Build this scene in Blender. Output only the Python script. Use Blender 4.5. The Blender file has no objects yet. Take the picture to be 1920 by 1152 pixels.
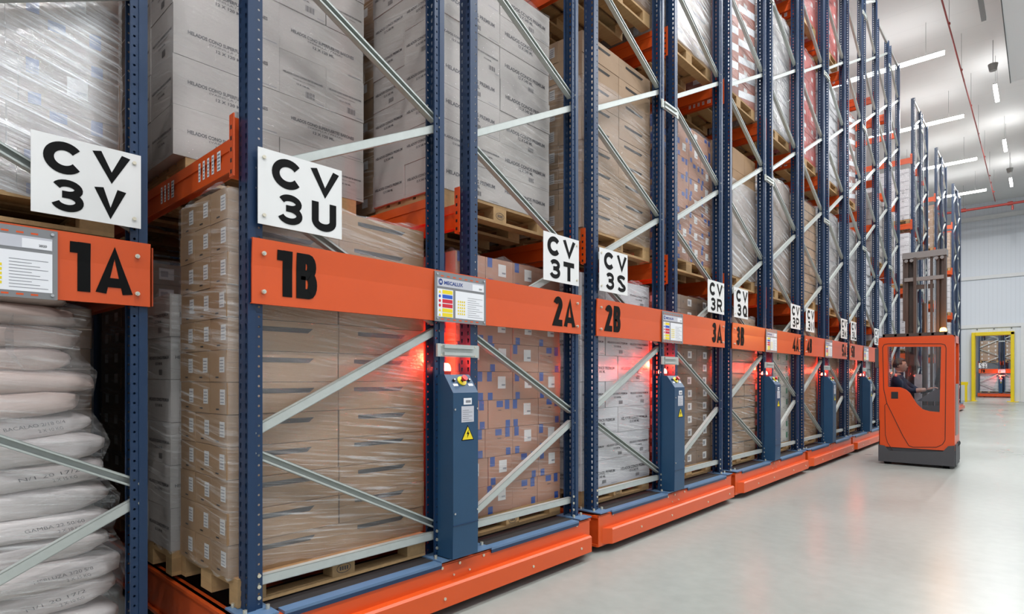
import bpy, bmesh, math, random
from mathutils import Vector, Matrix
random.seed(7)
PI = math.pi
S = bpy.context.scene
COL = S.collection

# ------------------------------------------------------------------ camera
H0 = 1.5                      # eye height
FPX = 1104.0                  # focal length in px for 1920 wide
VPX, HZ = 1957.0, 709.0       # vanishing point of the aisle, horizon
TH = math.atan((VPX - 960) / FPX)
C_, S_ = math.cos(TH), math.sin(TH)
D = 2.9025                    # rack face plane is x = -D
camd = bpy.data.cameras.new('camera'); cam = bpy.data.objects.new('camera', camd); COL.objects.link(cam)
cam.location = (0, 0, H0); cam.rotation_euler = (PI / 2, 0, TH)
camd.sensor_width = 36; camd.lens = FPX / 1920 * 36; camd.shift_y = (HZ - 576) / 1920.0
camd.clip_start = 0.05; camd.clip_end = 200
S.camera = cam
S.view_settings.view_transform = 'Standard'; S.view_settings.look = 'None'
S.view_settings.gamma = 1; S.view_settings.exposure = 0.42
S.view_settings.use_curve_mapping = False
try:
    S.cycles.transparent_max_bounces = 32; S.cycles.max_bounces = 8
    S.cycles.diffuse_bounces = 4; S.cycles.glossy_bounces = 3; S.cycles.caustics_reflective = False; S.cycles.caustics_refractive = False
except Exception: pass
w = bpy.data.worlds.new('world'); S.world = w; w.use_nodes = True
w.node_tree.nodes['Background'].inputs[0].default_value = (.85, .9, 1, 1)
w.node_tree.nodes['Background'].inputs[1].default_value = 0.5

CEIL = 12.8
def area(name, loc, sx, sy, power, rot=(0, 0, 0), col=(.97, .985, 1)):
    l = bpy.data.lights.new(name, 'AREA'); l.shape = 'RECTANGLE'; l.size = sx; l.size_y = sy
    l.energy = power; l.color = col
    o = bpy.data.objects.new(name, l); o.location = loc; o.rotation_euler = rot; COL.objects.link(o); return o
def up(loc, sx, sy, power):
    area('uplight_fill', (loc[0], loc[1], loc[2] + .18), sx, sy, power, (PI, 0, 0))  # upward fill added at the fittings to brighten the ceiling
AISLE_X = -1.26
AISLE_LIGHTS = [(-6.0, 1), (1.0, 1), (7.6, 1), (14.2, 1), (20.6, 0), (27.2, 1), (33.6, 1), (40.1, 1)]
CROSS_LIGHTS = [4.6, 10.7, 16.7, 22.7, 28.7, 34.7, 40.8]
for y, on in AISLE_LIGHTS:
    if on: area('aisle_lamp_light', (AISLE_X, y, 11.60), .12, 1.5, 230); up((AISLE_X, y, 11.60), .12, 1.5, 8)
for y in (-4.5, 2.5, 9.0, 16.0, 23.0, 30.0):
    area('side_fill_light', (3.4, y, 11.60), .12, 1.5, 300)  # unseen row added as frontal fill on the racks
for y in CROSS_LIGHTS:
    area('cross_lamp_light', (-3.9, y, 11.60), 3.2, .12, 130 if y < 20 else 210); up((-3.9, y, 11.60), 3.2, .12, 9)
# ------------------------------------------------------------------ materials
MATS = {}
def nodes(name):
    m = bpy.data.materials.new(name); m.use_nodes = True
    nt = m.node_tree; b = nt.nodes['Principled BSDF']; MATS[name] = m
    return m, nt, b
def N(nt, t, **kw):
    n = nt.nodes.new(t)
    for k, v in kw.items():
        if k.startswith('i_'): n.inputs[k[2:].replace('_', ' ')].default_value = v
        else: setattr(n, k, v)
    return n
def mathn(nt, op, a, b=None, c=None):
    n = nt.nodes.new('ShaderNodeMath'); n.operation = op
    for i, v in enumerate((a, b, c)):
        if v is None: continue
        if isinstance(v, (int, float)): n.inputs[i].default_value = v
        else: nt.links.new(v, n.inputs[i])
    return n.outputs[0]
def mat(name, col, rough=.5, metal=0.0, island=0.0, noise=0.0, nscale=8, bump=0.0, bscale=40, stretch=(1, 1, 1), spec=None, coat=0):
    m, nt, b = nodes(name)
    b.inputs['Roughness'].default_value = rough; b.inputs['Metallic'].default_value = metal
    if spec is not None: b.inputs['Specular IOR Level'].default_value = spec
    if coat: b.inputs['Coat Weight'].default_value = coat; b.inputs['Coat Roughness'].default_value = .2
    base = (*col, 1)
    b.inputs['Base Color'].default_value = base
    tc = mp = None
    if noise or bump:
        tc = N(nt, 'ShaderNodeTexCoord'); mp = N(nt, 'ShaderNodeMapping'); mp.inputs['Scale'].default_value = stretch
        nt.links.new(tc.outputs['Object'], mp.inputs[0])
    if island or noise:
        val = None
        if island:
            g = N(nt, 'ShaderNodeNewGeometry')
            oi = N(nt, 'ShaderNodeObjectInfo')
            r = mathn(nt, 'FRACT', mathn(nt, 'ADD', g.outputs['Random Per Island'], oi.outputs['Random']))
            val = mathn(nt, 'MULTIPLY_ADD', r, island * 2, 1 - island)
        if noise:
            nz = N(nt, 'ShaderNodeTexNoise'); nz.inputs['Scale'].default_value = nscale; nz.inputs['Detail'].default_value = 5
            nt.links.new(mp.outputs[0], nz.inputs['Vector'])
            v2 = mathn(nt, 'MULTIPLY_ADD', nz.outputs['Fac'], noise * 2, 1 - noise)
            val = v2 if val is None else mathn(nt, 'MULTIPLY', val, v2)
        mx = N(nt, 'ShaderNodeVectorMath'); mx.operation = 'SCALE'; mx.inputs[0].default_value = col
        nt.links.new(val, mx.inputs['Scale']); nt.links.new(mx.outputs[0], b.inputs['Base Color'])
    if bump:
        nb = N(nt, 'ShaderNodeTexNoise'); nb.inputs['Scale'].default_value = bscale; nb.inputs['Detail'].default_value = 4
        nt.links.new(mp.outputs[0], nb.inputs['Vector'])
        bp = N(nt, 'ShaderNodeBump'); bp.inputs['Strength'].default_value = bump; bp.inputs['Distance'].default_value = .01
        nt.links.new(nb.outputs['Fac'], bp.inputs['Height']); nt.links.new(bp.outputs[0], b.inputs['Normal'])
    return m
def emis(name, col, strength):
    m, nt, b = nodes(name)
    b.inputs['Base Color'].default_value = (*col, 1)
    b.inputs['Emission Color'].default_value = (*col, 1); b.inputs['Emission Strength'].default_value = strength
    return m
BLUE = (.0065, .029, .080)
mat('blue_steel', BLUE, .38, noise=.12, nscale=3)
mat('blue_plate', (.10, .18, .30), .4, noise=.1)
mat('blue_cabinet', (.012, .055, .12), .42, noise=.06)
mat('orange_paint', (.64, .078, .007), .38, noise=.06, nscale=4, coat=.15)
mat('orange_shaded', (.55, .070, .010), .4, noise=.08)  # same orange, darkened for the shade on the base rails
mat('galvanized', (.50, .53, .50), .42, metal=.35, noise=.1, nscale=20)
mat('zinc_bolt', (.72, .66, .52), .35, metal=.7)
mat('black_rubber', (.012, .012, .013), .6)
mat('black_deck', (.022, .018, .018), .8, noise=.2, nscale=20)
mat('black_paint', (.004, .004, .004), .6, spec=.12)
mat('sign_white', (0.7440, 0.7347, 0.7161), .45, noise=.02)
mat('plate_grey', (.23, .23, .235), .4, metal=.3)
mat('plate_light', (.52, .52, .56), .4)
mat('paper', (.78, .78, .80), .5)
mat('label_paper', (.62, .60, .58), .5)
mat('print_grey', (.22, .22, .24), .6)
mat('print_dark', (.055, .05, .055), .6)
mat('logo_blue', (.015, .045, .22), .5)
mat('sticker_yellow', (.80, .62, .01), .45)
mat('sticker_blue', (.015, .09, .50), .45)
mat('sticker_red', (.60, .01, .03), .45)
mat('wood', (0.4400, 0.2728, 0.1232), .75, island=.14, noise=.22, nscale=6, stretch=(1, 6, 6), bump=.2)
mat('wood_dark', (.33, .19, .09), .8, island=.2, noise=.25, nscale=6, stretch=(6, 1, 6))
CART = dict(noise=.07, nscale=5, bump=.06, bscale=60)
mat('carton_tan', (0.3040, 0.1786, 0.0874), .7, island=.07, **CART)
mat('carton_tan_pale', (0.3572, 0.2356, 0.1444), .7, island=.07, **CART)
mat('carton_pink', (0.3572, 0.1710, 0.1026), .7, island=.09, **CART)
mat('carton_mid', (0.2280, 0.1406, 0.0874), .7, island=.09, **CART)
mat('carton_brown', (0.1680, 0.0966, 0.0521), .7, island=.08, **CART)
mat('carton_grey', (0.4200, 0.3822, 0.3528), .65, island=.05, **CART)
mat('carton_white', (0.5808, 0.5676, 0.5808), .6, island=.05, **CART)
mat('carton_red', (.42, .045, .03), .6, island=.12, **CART)
mat('carton_redbrown', (0.3612, 0.1260, 0.0840), .6, island=.08, **CART)
mat('carton_green', (0.4200, 0.4116, 0.3696), .6, island=.08, **CART)
mat('seam_dark', (.016, .012, .010), .7)
mat('tape_blue', (.010, .055, .26), .5)
mat('tape_green', (.02, .17, .07), .5)
mat('tape_clear', (.55, .42, .30), .3)
mat('sack', (.66, .60, .58), .38, noise=.08, nscale=3, bump=.8, bscale=7, stretch=(3, 1, 4), island=.06)
mat('sack_pink', (.60, .47, .42), .45, noise=.08, nscale=3, bump=.4, bscale=8, stretch=(3, 1, 3))
mat('truck_orange', (.64, .066, .006), .32, noise=.02, coat=.3)
mat('truck_seam', (.05, .012, .005), .6)
mat('truck_grey', (.055, .055, .06), .55, noise=.08)
mat('mast_steel', (.085, .060, .050), .42, metal=.4, noise=.2, nscale=5)
mat('mast_light', (.24, .22, .21), .4, metal=.4)
mat('chrome', (.6, .6, .6), .25, metal=1)
mat('seat_black', (.012, .012, .014), .7)
mat('cab_inner', (.12, .11, .115), .6, noise=.1)
mat('skin', (.62, .36, .26), .5)
mat('hair', (.018, .011, .008), .6, bump=.4, bscale=90)
mat('navy_cloth', (.018, .022, .05), .8, noise=.2, nscale=12, bump=.3, bscale=25)
mat('trouser_cloth', (.02, .024, .04), .8, noise=.2)
mat('wall_panel', (.56, .59, .63), .45, noise=.01)
mat('wall_shaded', (.20, .21, .22), .6)  # wall grey darkened so the depth behind the racks stays dark
mat('wall_trim', (.72, .73, .73), .5)
mat('yellow_paint', (.80, .60, .004), .4, noise=.04)
mat('pipe_red', (.33, .035, .025), .45)
mat('fixture_grey', (.28, .28, .27), .5)
mat('red_plastic', (.60, .02, .015), .4)
mat('cooler_white', (.85, .85, .84), .5)
mat('gasket', (.10, .10, .10), .7)
emis('lamp_glow', (1, .99, .96), 9)
emis('beacon_red', (1, .05, .02), 14); emis('beacon_hot', (1, .16, .10), 9)
emis('beacon_amber', (1, .30, .02), 16); emis('beacon_amber_hot', (1, .42, .06), 10)
mat('clear_dome', (.5, .02, .01), .2)

def hole_mat(name, kind):
    m, nt, b = nodes(name)
    b.inputs['Base Color'].default_value = (*BLUE, 1); b.inputs['Roughness'].default_value = .38
    tc = N(nt, 'ShaderNodeTexCoord'); sp = N(nt, 'ShaderNodeSeparateXYZ'); nt.links.new(tc.outputs['Object'], sp.inputs[0])
    X, Y, Z = sp.outputs
    fz = mathn(nt, 'SUBTRACT', mathn(nt, 'FRACT', mathn(nt, 'DIVIDE', Z, .0495)), .5)      # -.5..+.5
    if kind == 'front':   # two columns of tapered slots at |x| = .031
        dx = mathn(nt, 'ABSOLUTE', mathn(nt, 'SUBTRACT', mathn(nt, 'ABSOLUTE', X), .031))
        wd = mathn(nt, 'MULTIPLY_ADD', fz, .007, .0065)
        a = mathn(nt, 'LESS_THAN', dx, wd); c = mathn(nt, 'LESS_THAN', mathn(nt, 'ABSOLUTE', fz), .28)
        h = mathn(nt, 'MULTIPLY', a, c)
    else:                 # one column of round holes on the rear flange
        dy = mathn(nt, 'SUBTRACT', Y, .058); dz = mathn(nt, 'MULTIPLY', fz, .0495)
        rr = mathn(nt, 'ADD', mathn(nt, 'POWER', mathn(nt, 'ABSOLUTE', dy), 2), mathn(nt, 'POWER', mathn(nt, 'ABSOLUTE', dz), 2))
        h = mathn(nt, 'LESS_THAN', rr, .0062 ** 2)
    tr = N(nt, 'ShaderNodeBsdfTransparent'); mx = N(nt, 'ShaderNodeMixShader')
    nt.links.new(h, mx.inputs[0]); nt.links.new(b.outputs[0], mx.inputs[1]); nt.links.new(tr.outputs[0], mx.inputs[2])
    nt.links.new(mx.outputs[0], nt.nodes['Material Output'].inputs[0])
hole_mat('blue_slotted', 'front'); hole_mat('blue_holed', 'side')

def film_mat(name, streak=.45, base=.05, gloss=.16, tint=(.86, .85, .84), rot=.12, scale=(2.0, 2.0, 55)):
    m, nt, b = nodes(name)
    tc = N(nt, 'ShaderNodeTexCoord'); mp = N(nt, 'ShaderNodeMapping')
    m0 = N(nt, 'ShaderNodeMapping'); m0.inputs['Rotation'].default_value = (rot, -rot, 0); nt.links.new(tc.outputs['Object'], m0.inputs[0])
    mp.inputs['Scale'].default_value = scale; nt.links.new(m0.outputs[0], mp.inputs[0])
    n1 = N(nt, 'ShaderNodeTexNoise'); n1.inputs['Scale'].default_value = 1.0; n1.inputs['Detail'].default_value = 6; n1.inputs['Roughness'].default_value = .65
    nt.links.new(mp.outputs[0], n1.inputs['Vector'])
    n2 = N(nt, 'ShaderNodeTexNoise'); n2.inputs['Scale'].default_value = 1.6; nt.links.new(tc.outputs['Object'], n2.inputs['Vector'])
    mr = N(nt, 'ShaderNodeMapRange'); mr.inputs['From Min'].default_value = .50; mr.inputs['From Max'].default_value = .78
    nt.links.new(n1.outputs['Fac'], mr.inputs['Value'])
    mr2 = N(nt, 'ShaderNodeMapRange'); mr2.inputs['From Min'].default_value = .35; mr2.inputs['From Max'].default_value = .65
    nt.links.new(n2.outputs['Fac'], mr2.inputs['Value'])
    st = mathn(nt, 'MULTIPLY', mathn(nt, 'MULTIPLY', mr.outputs[0], mr2.outputs[0]), streak)  # white streaks painted into the film for its shine
    fac = mathn(nt, 'ADD', st, base)
    bp = N(nt, 'ShaderNodeBump'); bp.inputs['Strength'].default_value = .9; bp.inputs['Distance'].default_value = .012
    nt.links.new(n1.outputs['Fac'], bp.inputs['Height'])
    df = N(nt, 'ShaderNodeBsdfDiffuse'); df.inputs[0].default_value = (*tint, 1)
    gl = N(nt, 'ShaderNodeBsdfGlossy'); gl.inputs['Roughness'].default_value = .16; gl.inputs[0].default_value = (1, 1, 1, 1)
    nt.links.new(bp.outputs[0], gl.inputs['Normal'])
    tr = N(nt, 'ShaderNodeBsdfTransparent')
    m1 = N(nt, 'ShaderNodeMixShader'); m2 = N(nt, 'ShaderNodeMixShader')
    nt.links.new(fac, m1.inputs[0]); nt.links.new(tr.outputs[0], m1.inputs[1]); nt.links.new(df.outputs[0], m1.inputs[2])
    m2.inputs[0].default_value = gloss
    nt.links.new(m1.outputs[0], m2.inputs[1]); nt.links.new(gl.outputs[0], m2.inputs[2])
    nt.links.new(m2.outputs[0], nt.nodes['Material Output'].inputs[0])
film_mat('stretch_film', streak=.85, base=.02, gloss=.10)
film_mat('stretch_film_light', streak=.35, base=.02, gloss=.07)
film_mat('stretch_film_heavy', streak=1.5, base=.12, gloss=.34, rot=.28, scale=(.7, .7, 34), tint=(.95, .95, .95))
def glass_mat():
    m, nt, b = nodes('cab_glass')
    gl = N(nt, 'ShaderNodeBsdfGlossy'); gl.inputs['Roughness'].default_value = .03
    tr = N(nt, 'ShaderNodeBsdfTransparent'); tr.inputs[0].default_value = (.86, .88, .90, 1)
    mx = N(nt, 'ShaderNodeMixShader'); mx.inputs[0].default_value = .07
    nt.links.new(tr.outputs[0], mx.inputs[1]); nt.links.new(gl.outputs[0], mx.inputs[2])
    nt.links.new(mx.outputs[0], nt.nodes['Material Output'].inputs[0])
glass_mat()
def floor_mat():
    m, nt, b = nodes('concrete')
    tc = N(nt, 'ShaderNodeTexCoord')
    n1 = N(nt, 'ShaderNodeTexNoise'); n1.inputs['Scale'].default_value = .55; n1.inputs['Detail'].default_value = 3; n1.inputs['Roughness'].default_value = .5
    n2 = N(nt, 'ShaderNodeTexNoise'); n2.inputs['Scale'].default_value = 9; n2.inputs['Detail'].default_value = 8
    n3 = N(nt, 'ShaderNodeTexNoise'); n3.inputs['Scale'].default_value = 160; n3.inputs['Detail'].default_value = 2
    for n in (n1, n2, n3): nt.links.new(tc.outputs['Object'], n.inputs['Vector'])
    a = mathn(nt, 'MULTIPLY_ADD', n1.outputs['Fac'], .36, .76)
    c = mathn(nt, 'MULTIPLY_ADD', n2.outputs['Fac'], .30, .86)
    d = mathn(nt, 'MULTIPLY_ADD', n3.outputs['Fac'], .06, .97)
    v = mathn(nt, 'MULTIPLY', mathn(nt, 'MULTIPLY', a, c), d)
    mx = N(nt, 'ShaderNodeVectorMath'); mx.operation = 'SCALE'; mx.inputs[0].default_value = (.335, .355, .325)
    nt.links.new(v, mx.inputs['Scale']); nt.links.new(mx.outputs[0], b.inputs['Base Color'])
    r = mathn(nt, 'MULTIPLY_ADD', n1.outputs['Fac'], .25, .13); nt.links.new(mathn(nt, 'MULTIPLY_ADD', n1.outputs['Fac'], .12, .24), b.inputs['Roughness'])
floor_mat()
def ribbed(name, col, axis, pitch, dark=.9, rough=.5, wdt=.04):
    m, nt, b = nodes(name); b.inputs['Roughness'].default_value = rough
    tc = N(nt, 'ShaderNodeTexCoord'); sp = N(nt, 'ShaderNodeSeparateXYZ'); nt.links.new(tc.outputs['Object'], sp.inputs[0])
    f = mathn(nt, 'FRACT', mathn(nt, 'DIVIDE', sp.outputs[axis], pitch))
    ln = mathn(nt, 'LESS_THAN', f, wdt)
    v = mathn(nt, 'MULTIPLY_ADD', ln, dark - 1, 1)
    mx = N(nt, 'ShaderNodeVectorMath'); mx.operation = 'SCALE'; mx.inputs[0].default_value = col
    nt.links.new(v, mx.inputs['Scale']); nt.links.new(mx.outputs[0], b.inputs['Base Color'])
ribbed('ceiling_panel', (.80, .795, .78), 1, 1.2, .90, .55, .012)
ribbed('wall_ribbed', (.68, .72, .77), 0, .22, .88, .45, .08)

# ------------------------------------------------------------------ mesh building
class MB:
    def __init__(s): s.v = []; s.f = []; s.m = []; s.mats = []; s.smooth = []
    def mi(s, name):
        if name not in s.mats: s.mats.append(name)
        return s.mats.index(name)
    def add(s, vs, fs, m, smooth=False):
        o = len(s.v); s.v += [tuple(p) for p in vs]; k = s.mi(m)
        for f in fs: s.f.append(tuple(i + o for i in f)); s.m.append(k); s.smooth.append(smooth)
        return s
    def box(s, x0, x1, y0, y1, z0, z1, m):
        vs = [(x, y, z) for z in (z0, z1) for y in (y0, y1) for x in (x0, x1)]
        return s.add(vs, [(0, 2, 3, 1), (4, 5, 7, 6), (0, 1, 5, 4), (2, 6, 7, 3), (0, 4, 6, 2), (1, 3, 7, 5)], m)
    def quad(s, pts, m): return s.add(pts, [tuple(range(len(pts)))], m)
    def qx(s, x, y0, y1, z0, z1, m): return s.quad([(x, y0, z0), (x, y1, z0), (x, y1, z1), (x, y0, z1)], m)     # faces +X
    def qy(s, y, x0, x1, z0, z1, m): return s.quad([(x0, y, z0), (x1, y, z0), (x1, y, z1), (x0, y, z1)], m)     # faces -Y
    def prism(s, poly, axis, a0, a1, m, cap=True):
        """poly of (u,v); axis 0: (u,v)=(y,z); 1: (x,z); 2: (x,y)"""
        def P(u, v, a): return {0: (a, u, v), 1: (u, a, v), 2: (u, v, a)}[axis]
        n = len(poly); vs = [P(u, v, a0) for u, v in poly] + [P(u, v, a1) for u, v in poly]
        fs = [(i, (i + 1) % n, n + (i + 1) % n, n + i) for i in range(n)]
        if cap: fs += [tuple(range(n))[::-1], tuple(range(n, 2 * n))]
        return s.add(vs, fs, m)
    def bar(s, a, b, w, h, m, up=(0, 0, 1)):
        a, b = Vector(a), Vector(b); d = (b - a).normalized(); sd = d.cross(Vector(up)).normalized(); u = sd.cross(d)
        vs = [p + sd * i * w / 2 + u * j * h / 2 for p in (a, b) for i, j in ((-1, -1), (1, -1), (1, 1), (-1, 1))]
        return s.add(vs, [(0, 3, 2, 1), (4, 5, 6, 7), (0, 1, 5, 4), (1, 2, 6, 5), (2, 3, 7, 6), (3, 0, 4, 7)], m)
    def cyl(s, a, b, r, m, n=12, r2=None, cap=True):
        a, b = Vector(a), Vector(b); d = (b - a).normalized(); t = Vector((1, 0, 0)) if abs(d.x) < .9 else Vector((0, 1, 0))
        u = d.cross(t).normalized(); v = d.cross(u); r2 = r if r2 is None else r2
        vs = [a + (u * math.cos(k * 2 * PI / n) + v * math.sin(k * 2 * PI / n)) * r for k in range(n)]
        vs += [b + (u * math.cos(k * 2 * PI / n) + v * math.sin(k * 2 * PI / n)) * r2 for k in range(n)]
        s.add(vs, [(k, (k + 1) % n, n + (k + 1) % n, n + k) for k in range(n)], m, True)
        if cap: s.add(vs[:n], [tuple(range(n))[::-1]], m); s.add(vs[n:], [tuple(range(n))], m)
        return s
    def lathe(s, c, prof, m, n=16):
        vs = []; fs = []
        for r, z in prof:
            vs += [(c[0] + r * math.cos(k * 2 * PI / n), c[1] + r * math.sin(k * 2 * PI / n), c[2] + z) for k in range(n)]
        for j in range(len(prof) - 1):
            fs += [(j * n + k, j * n + (k + 1) % n, (j + 1) * n + (k + 1) % n, (j + 1) * n + k) for k in range(n)]
        return s.add(vs, fs, m, True)
    def text(s, body, o, u, v, w=None, h=None, m='black_paint', bold=0.0, align='C', off=.0, thin=None):
        """lay text so that its box is centred (or left-aligned) at o, u = reading direction, v = up"""
        vs, fs, (x0, x1, y0, y1) = text_geo(body, bold)
        if not vs: return s
        sx = w / (x1 - x0) if w else h / (y1 - y0); sy = h / (y1 - y0) if h else sx
        o, u, v = Vector(o), Vector(u), Vector(v); nrm = u.cross(v) * off
        cx = (x0 + x1) / 2 if align == 'C' else x0
        cy = (y0 + y1) / 2
        return s.add([o + u * (p[0] - cx) * sx + v * (p[1] - cy) * sy + nrm for p in vs], fs, m)
    def mesh(s, name):
        me = bpy.data.meshes.new(name); me.from_pydata(s.v, [], s.f)
        for k in s.mats: me.materials.append(MATS[k])
        me.polygons.foreach_set('material_index', s.m); me.polygons.foreach_set('use_smooth', s.smooth)
        me.update(); return me
    def build(s, name, parent=None, loc=None, kind=None, label=None, bevel=0):
        o = bpy.data.objects.new(name, s.mesh(name)); COL.objects.link(o)
        if parent: o.parent = parent
        if loc: o.location = loc
        if kind: o['kind'] = kind
        if label: o['label'] = label
        if bevel:
            b = o.modifiers.new('bevel', 'BEVEL'); b.width = bevel; b.segments = 2; b.limit_method = 'ANGLE'
        return o
_tc = {}
def text_geo(body, bold):
    k = (body, bold)
    if k in _tc: return _tc[k]
    cu = bpy.data.curves.new('t', 'FONT'); cu.body = body; cu.offset = bold; cu.resolution_u = 3; cu.align_x = 'CENTER'
    if '\n' in body: cu.space_line = 1.0
    ob = bpy.data.objects.new('t', cu); COL.objects.link(ob)
    dg = bpy.context.evaluated_depsgraph_get(); ev = ob.evaluated_get(dg); me = ev.to_mesh()
    vs = [(v.co.x, v.co.y) for v in me.vertices]; fs = [tuple(p.vertices) for p in me.polygons]
    ev.to_mesh_clear(); bpy.data.objects.remove(ob); bpy.data.curves.remove(cu)
    xs = [p[0] for p in vs] or [0]; ys = [p[1] for p in vs] or [0]
    _tc[k] = (vs, fs, (min(xs), max(xs), min(ys), max(ys))); return _tc[k]
def _arc(cx, cy, rx, ry, a0, a1, n=14):
    return [(cx + rx * math.cos(math.radians(a0 + (a1 - a0) * i / n)), cy + ry * math.sin(math.radians(a0 + (a1 - a0) * i / n))) for i in range(n + 1)]
def glyph(ch, t, tv):
    """strokes (centre lines) of a bold sans glyph in the unit box; t, tv = stroke half widths in x and y units"""
    l, r_, b, p = t, 1 - t, tv, 1 - tv; m = .5; cx = .5; rx = .5 - t
    G = {
        'C': [_arc(cx, .5, rx, .5 - tv, 38, 322, 26)],
        'V': [[(l, 1), (.5, 0 + tv * .6), (r_, 1)]],
        'U': [[(l, 1)] + _arc(cx, .36, rx, .36 - tv, 180, 360, 14) + [(r_, 1)]],
        'T': [[(0, p), (1, p)], [(cx, p), (cx, 0)]],
        'L': [[(l, 1), (l, b), (1, b)]],
        'K': [[(l, 0), (l, 1)], [(l, .36), (r_, 1)], [(.42, .58), (r_, 0)]],
        'M': [[(l, 0), (l, .97), (.5, .25), (r_, .97), (r_, 0)]],
        'N': [[(l, 0), (l, .95), (r_, .05), (r_, 1)]],
        'P': [[(l, 0), (l, p)] + [(.55, p)] + _arc(.6, (p + .45) / 2, r_ - .6, (p - .45) / 2, 90, -90, 10) + [(l, .45)]],
        'R': [[(l, 0), (l, p)] + [(.55, p)] + _arc(.6, (p + .47) / 2, r_ - .6, (p - .47) / 2, 90, -90, 10) + [(l, .47)], [(.55, .47), (r_ + t * .2, 0)]],
        'B': [[(l, m), (l, p), (.5, p)] + _arc(.55, (p + .53) / 2, r_ - .60, (p - .53) / 2, 90, -90, 8) + [(l, .53)], [(l, m), (l, b), (.5, b)] + _arc(.58, (b + .53) / 2, r_ - .58, (.53 - b) / 2, -90, 90, 8) + [(l, .53)]],
        'Q': [_arc(cx, .5, rx, .5 - tv, 0, 360, 28), [(.56, .28), (.98, .0)]],
        'G': [_arc(cx, .5, rx, .5 - tv, 38, 340, 26) + [(r_, .45), (.55, .45)]],
        'S': [_arc(cx, .74, rx, .26 - tv, 20, 250, 14) + _arc(cx, .26, rx, .26 - tv, 70, -160, 14)],
        'A': [[(l * .9, 0), (.5, 1 - tv * .4), (1 - l * .9, 0)], [(.22, .24), (.78, .24)]],
        '1': [[(r_, 0), (r_, 1)], [(0, 1 - tv * 1.05), (r_, 1 - tv * 1.05)]],
        '2': [_arc(cx, .72, rx, .28 - tv, 165, -20, 14) + [(l, b), (1, b)]],
        '3': [_arc(cx, (.53 + p) / 2, rx * .93, (p - .53) / 2, 160, -90, 16) + [(.34, .53)], [(.34, .53)] + _arc(cx, (.53 + b) / 2, rx, (.53 - b) / 2, 90, -165, 18)],
        '4': [[(.70, 0), (.70, 1), (.06, .27), (1, .27)]],
        '5': [[(.95, p), (.16, p), (.10, .52)] + _arc(.48, .31, rx, .31 - tv, 130, -160, 14)],
        '6': [_arc(cx, .32, rx, .32 - tv, 0, 360, 22), [(l, .32)] + _arc(cx, .62, rx, .38 - tv, 180, 30, 14)],
        '7': [[(0, p), (r_, p), (.36, 0)]],
    }
    return G[ch]
def glyph_faces(ch, w, h, th):
    """polygons (list of 4-point lists) of a glyph of size w x h and stroke width th, origin lower left"""
    out = []
    for si, st in enumerate(glyph(ch, th / 2 / w, th / 2 / h)):
        P = [Vector((a * w, b * h)) for a, b in st]
        P = [p for i, p in enumerate(P) if i == 0 or (p - P[i - 1]).length > 1e-5]
        closed = len(P) > 4 and (P[0] - P[-1]).length < 1e-4
        L = []; R = []
        for i, p in enumerate(P):
            if closed: a, b = P[i - 1 if i else -2], P[i + 1 if i < len(P) - 1 else 1]
            else: a, b = P[max(0, i - 1)], P[min(len(P) - 1, i + 1)]
            d0 = (p - a).normalized() if (p - a).length > 1e-6 else (b - p).normalized()
            d1 = (b - p).normalized() if (b - p).length > 1e-6 else d0
            n0 = Vector((-d0.y, d0.x)); n1 = Vector((-d1.y, d1.x)); n = n0 + n1
            n = n.normalized() if n.length > .2 else n0
            k = 1 / max(.45, n.dot(n0)); L.append(p + n * th / 2 * k); R.append(p - n * th / 2 * k)
        c = lambda v: (v.x, min(max(v.y, 0), h))
        for i in range(len(P) - 1): out.append((si, [c(R[i]), c(R[i + 1]), c(L[i + 1]), c(L[i])]))
    return out
def thing(name, label, cat, loc=(0, 0, 0), group=None, rz=0):
    o = bpy.data.objects.new(name, None); COL.objects.link(o); o.location = loc; o.rotation_euler.z = rz
    o.empty_display_size = .1; o['label'] = label; o['category'] = cat
    if group: o['group'] = group
    return o
def tag(o, label, cat, group=None):
    o['label'] = label; o['category'] = cat
    if group: o['group'] = group
    return o
KIDS = {}
def kids(o):
    return [c for c in o.children]
def dup(root, loc=None, parent=None, rz=None):
    c = root.copy(); COL.objects.link(c)
    if parent is not None: c.parent = parent
    if loc is not None: c.location = loc
    if rz is not None: c.rotation_euler.z = rz
    for ch in KIDS.get(root.name) or [x for x in root.children]:
        dup(ch, None, c)
    return c
YV = (0, 1, 0); ZV = (0, 0, 1); XV = (1, 0, 0)

# ------------------------------------------------------------------ hall
WFAR = 48.5; XR = 6.5; XL = -9.3; YB = -7.0
MB().box(XL, XR, YB, WFAR + 16, -.2, 0, 'concrete').build('floor', kind='structure')
MB().box(XL, XR, YB, WFAR + .3, CEIL, CEIL + .2, 'ceiling_panel').build('ceiling', kind='structure')
DX0, DX1, DZ = -3.42, -1.40, 4.35     # door opening in the far wall
wf = MB(); wf.box(XL, DX0, WFAR, WFAR + .25, 0, CEIL, 'wall_ribbed').box(DX1, XR, WFAR, WFAR + .25, 0, CEIL, 'wall_ribbed').box(DX0, DX1, WFAR, WFAR + .25, DZ, CEIL, 'wall_ribbed')
wf.build('wall_far', kind='structure')
MB().box(XR, XR + .2, YB, WFAR, 0, CEIL, 'wall_panel').build('wall_right', kind='structure')
MB().box(XL - .2, XL, YB, WFAR, 0, CEIL, 'wall_shaded').build('wall_left', kind='structure')
MB().box(XL, XR, YB - .2, YB, 0, CEIL, 'wall_panel').build('wall_back', kind='structure')
MB().box(XL, XR, WFAR - .10, WFAR, 7.86, 8.08, 'wall_trim').build('trim_1', kind='structure')
MB().box(XL, XR, WFAR - .10, WFAR, 4.72, 4.94, 'wall_trim').build('trim_2', kind='structure')
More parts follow.
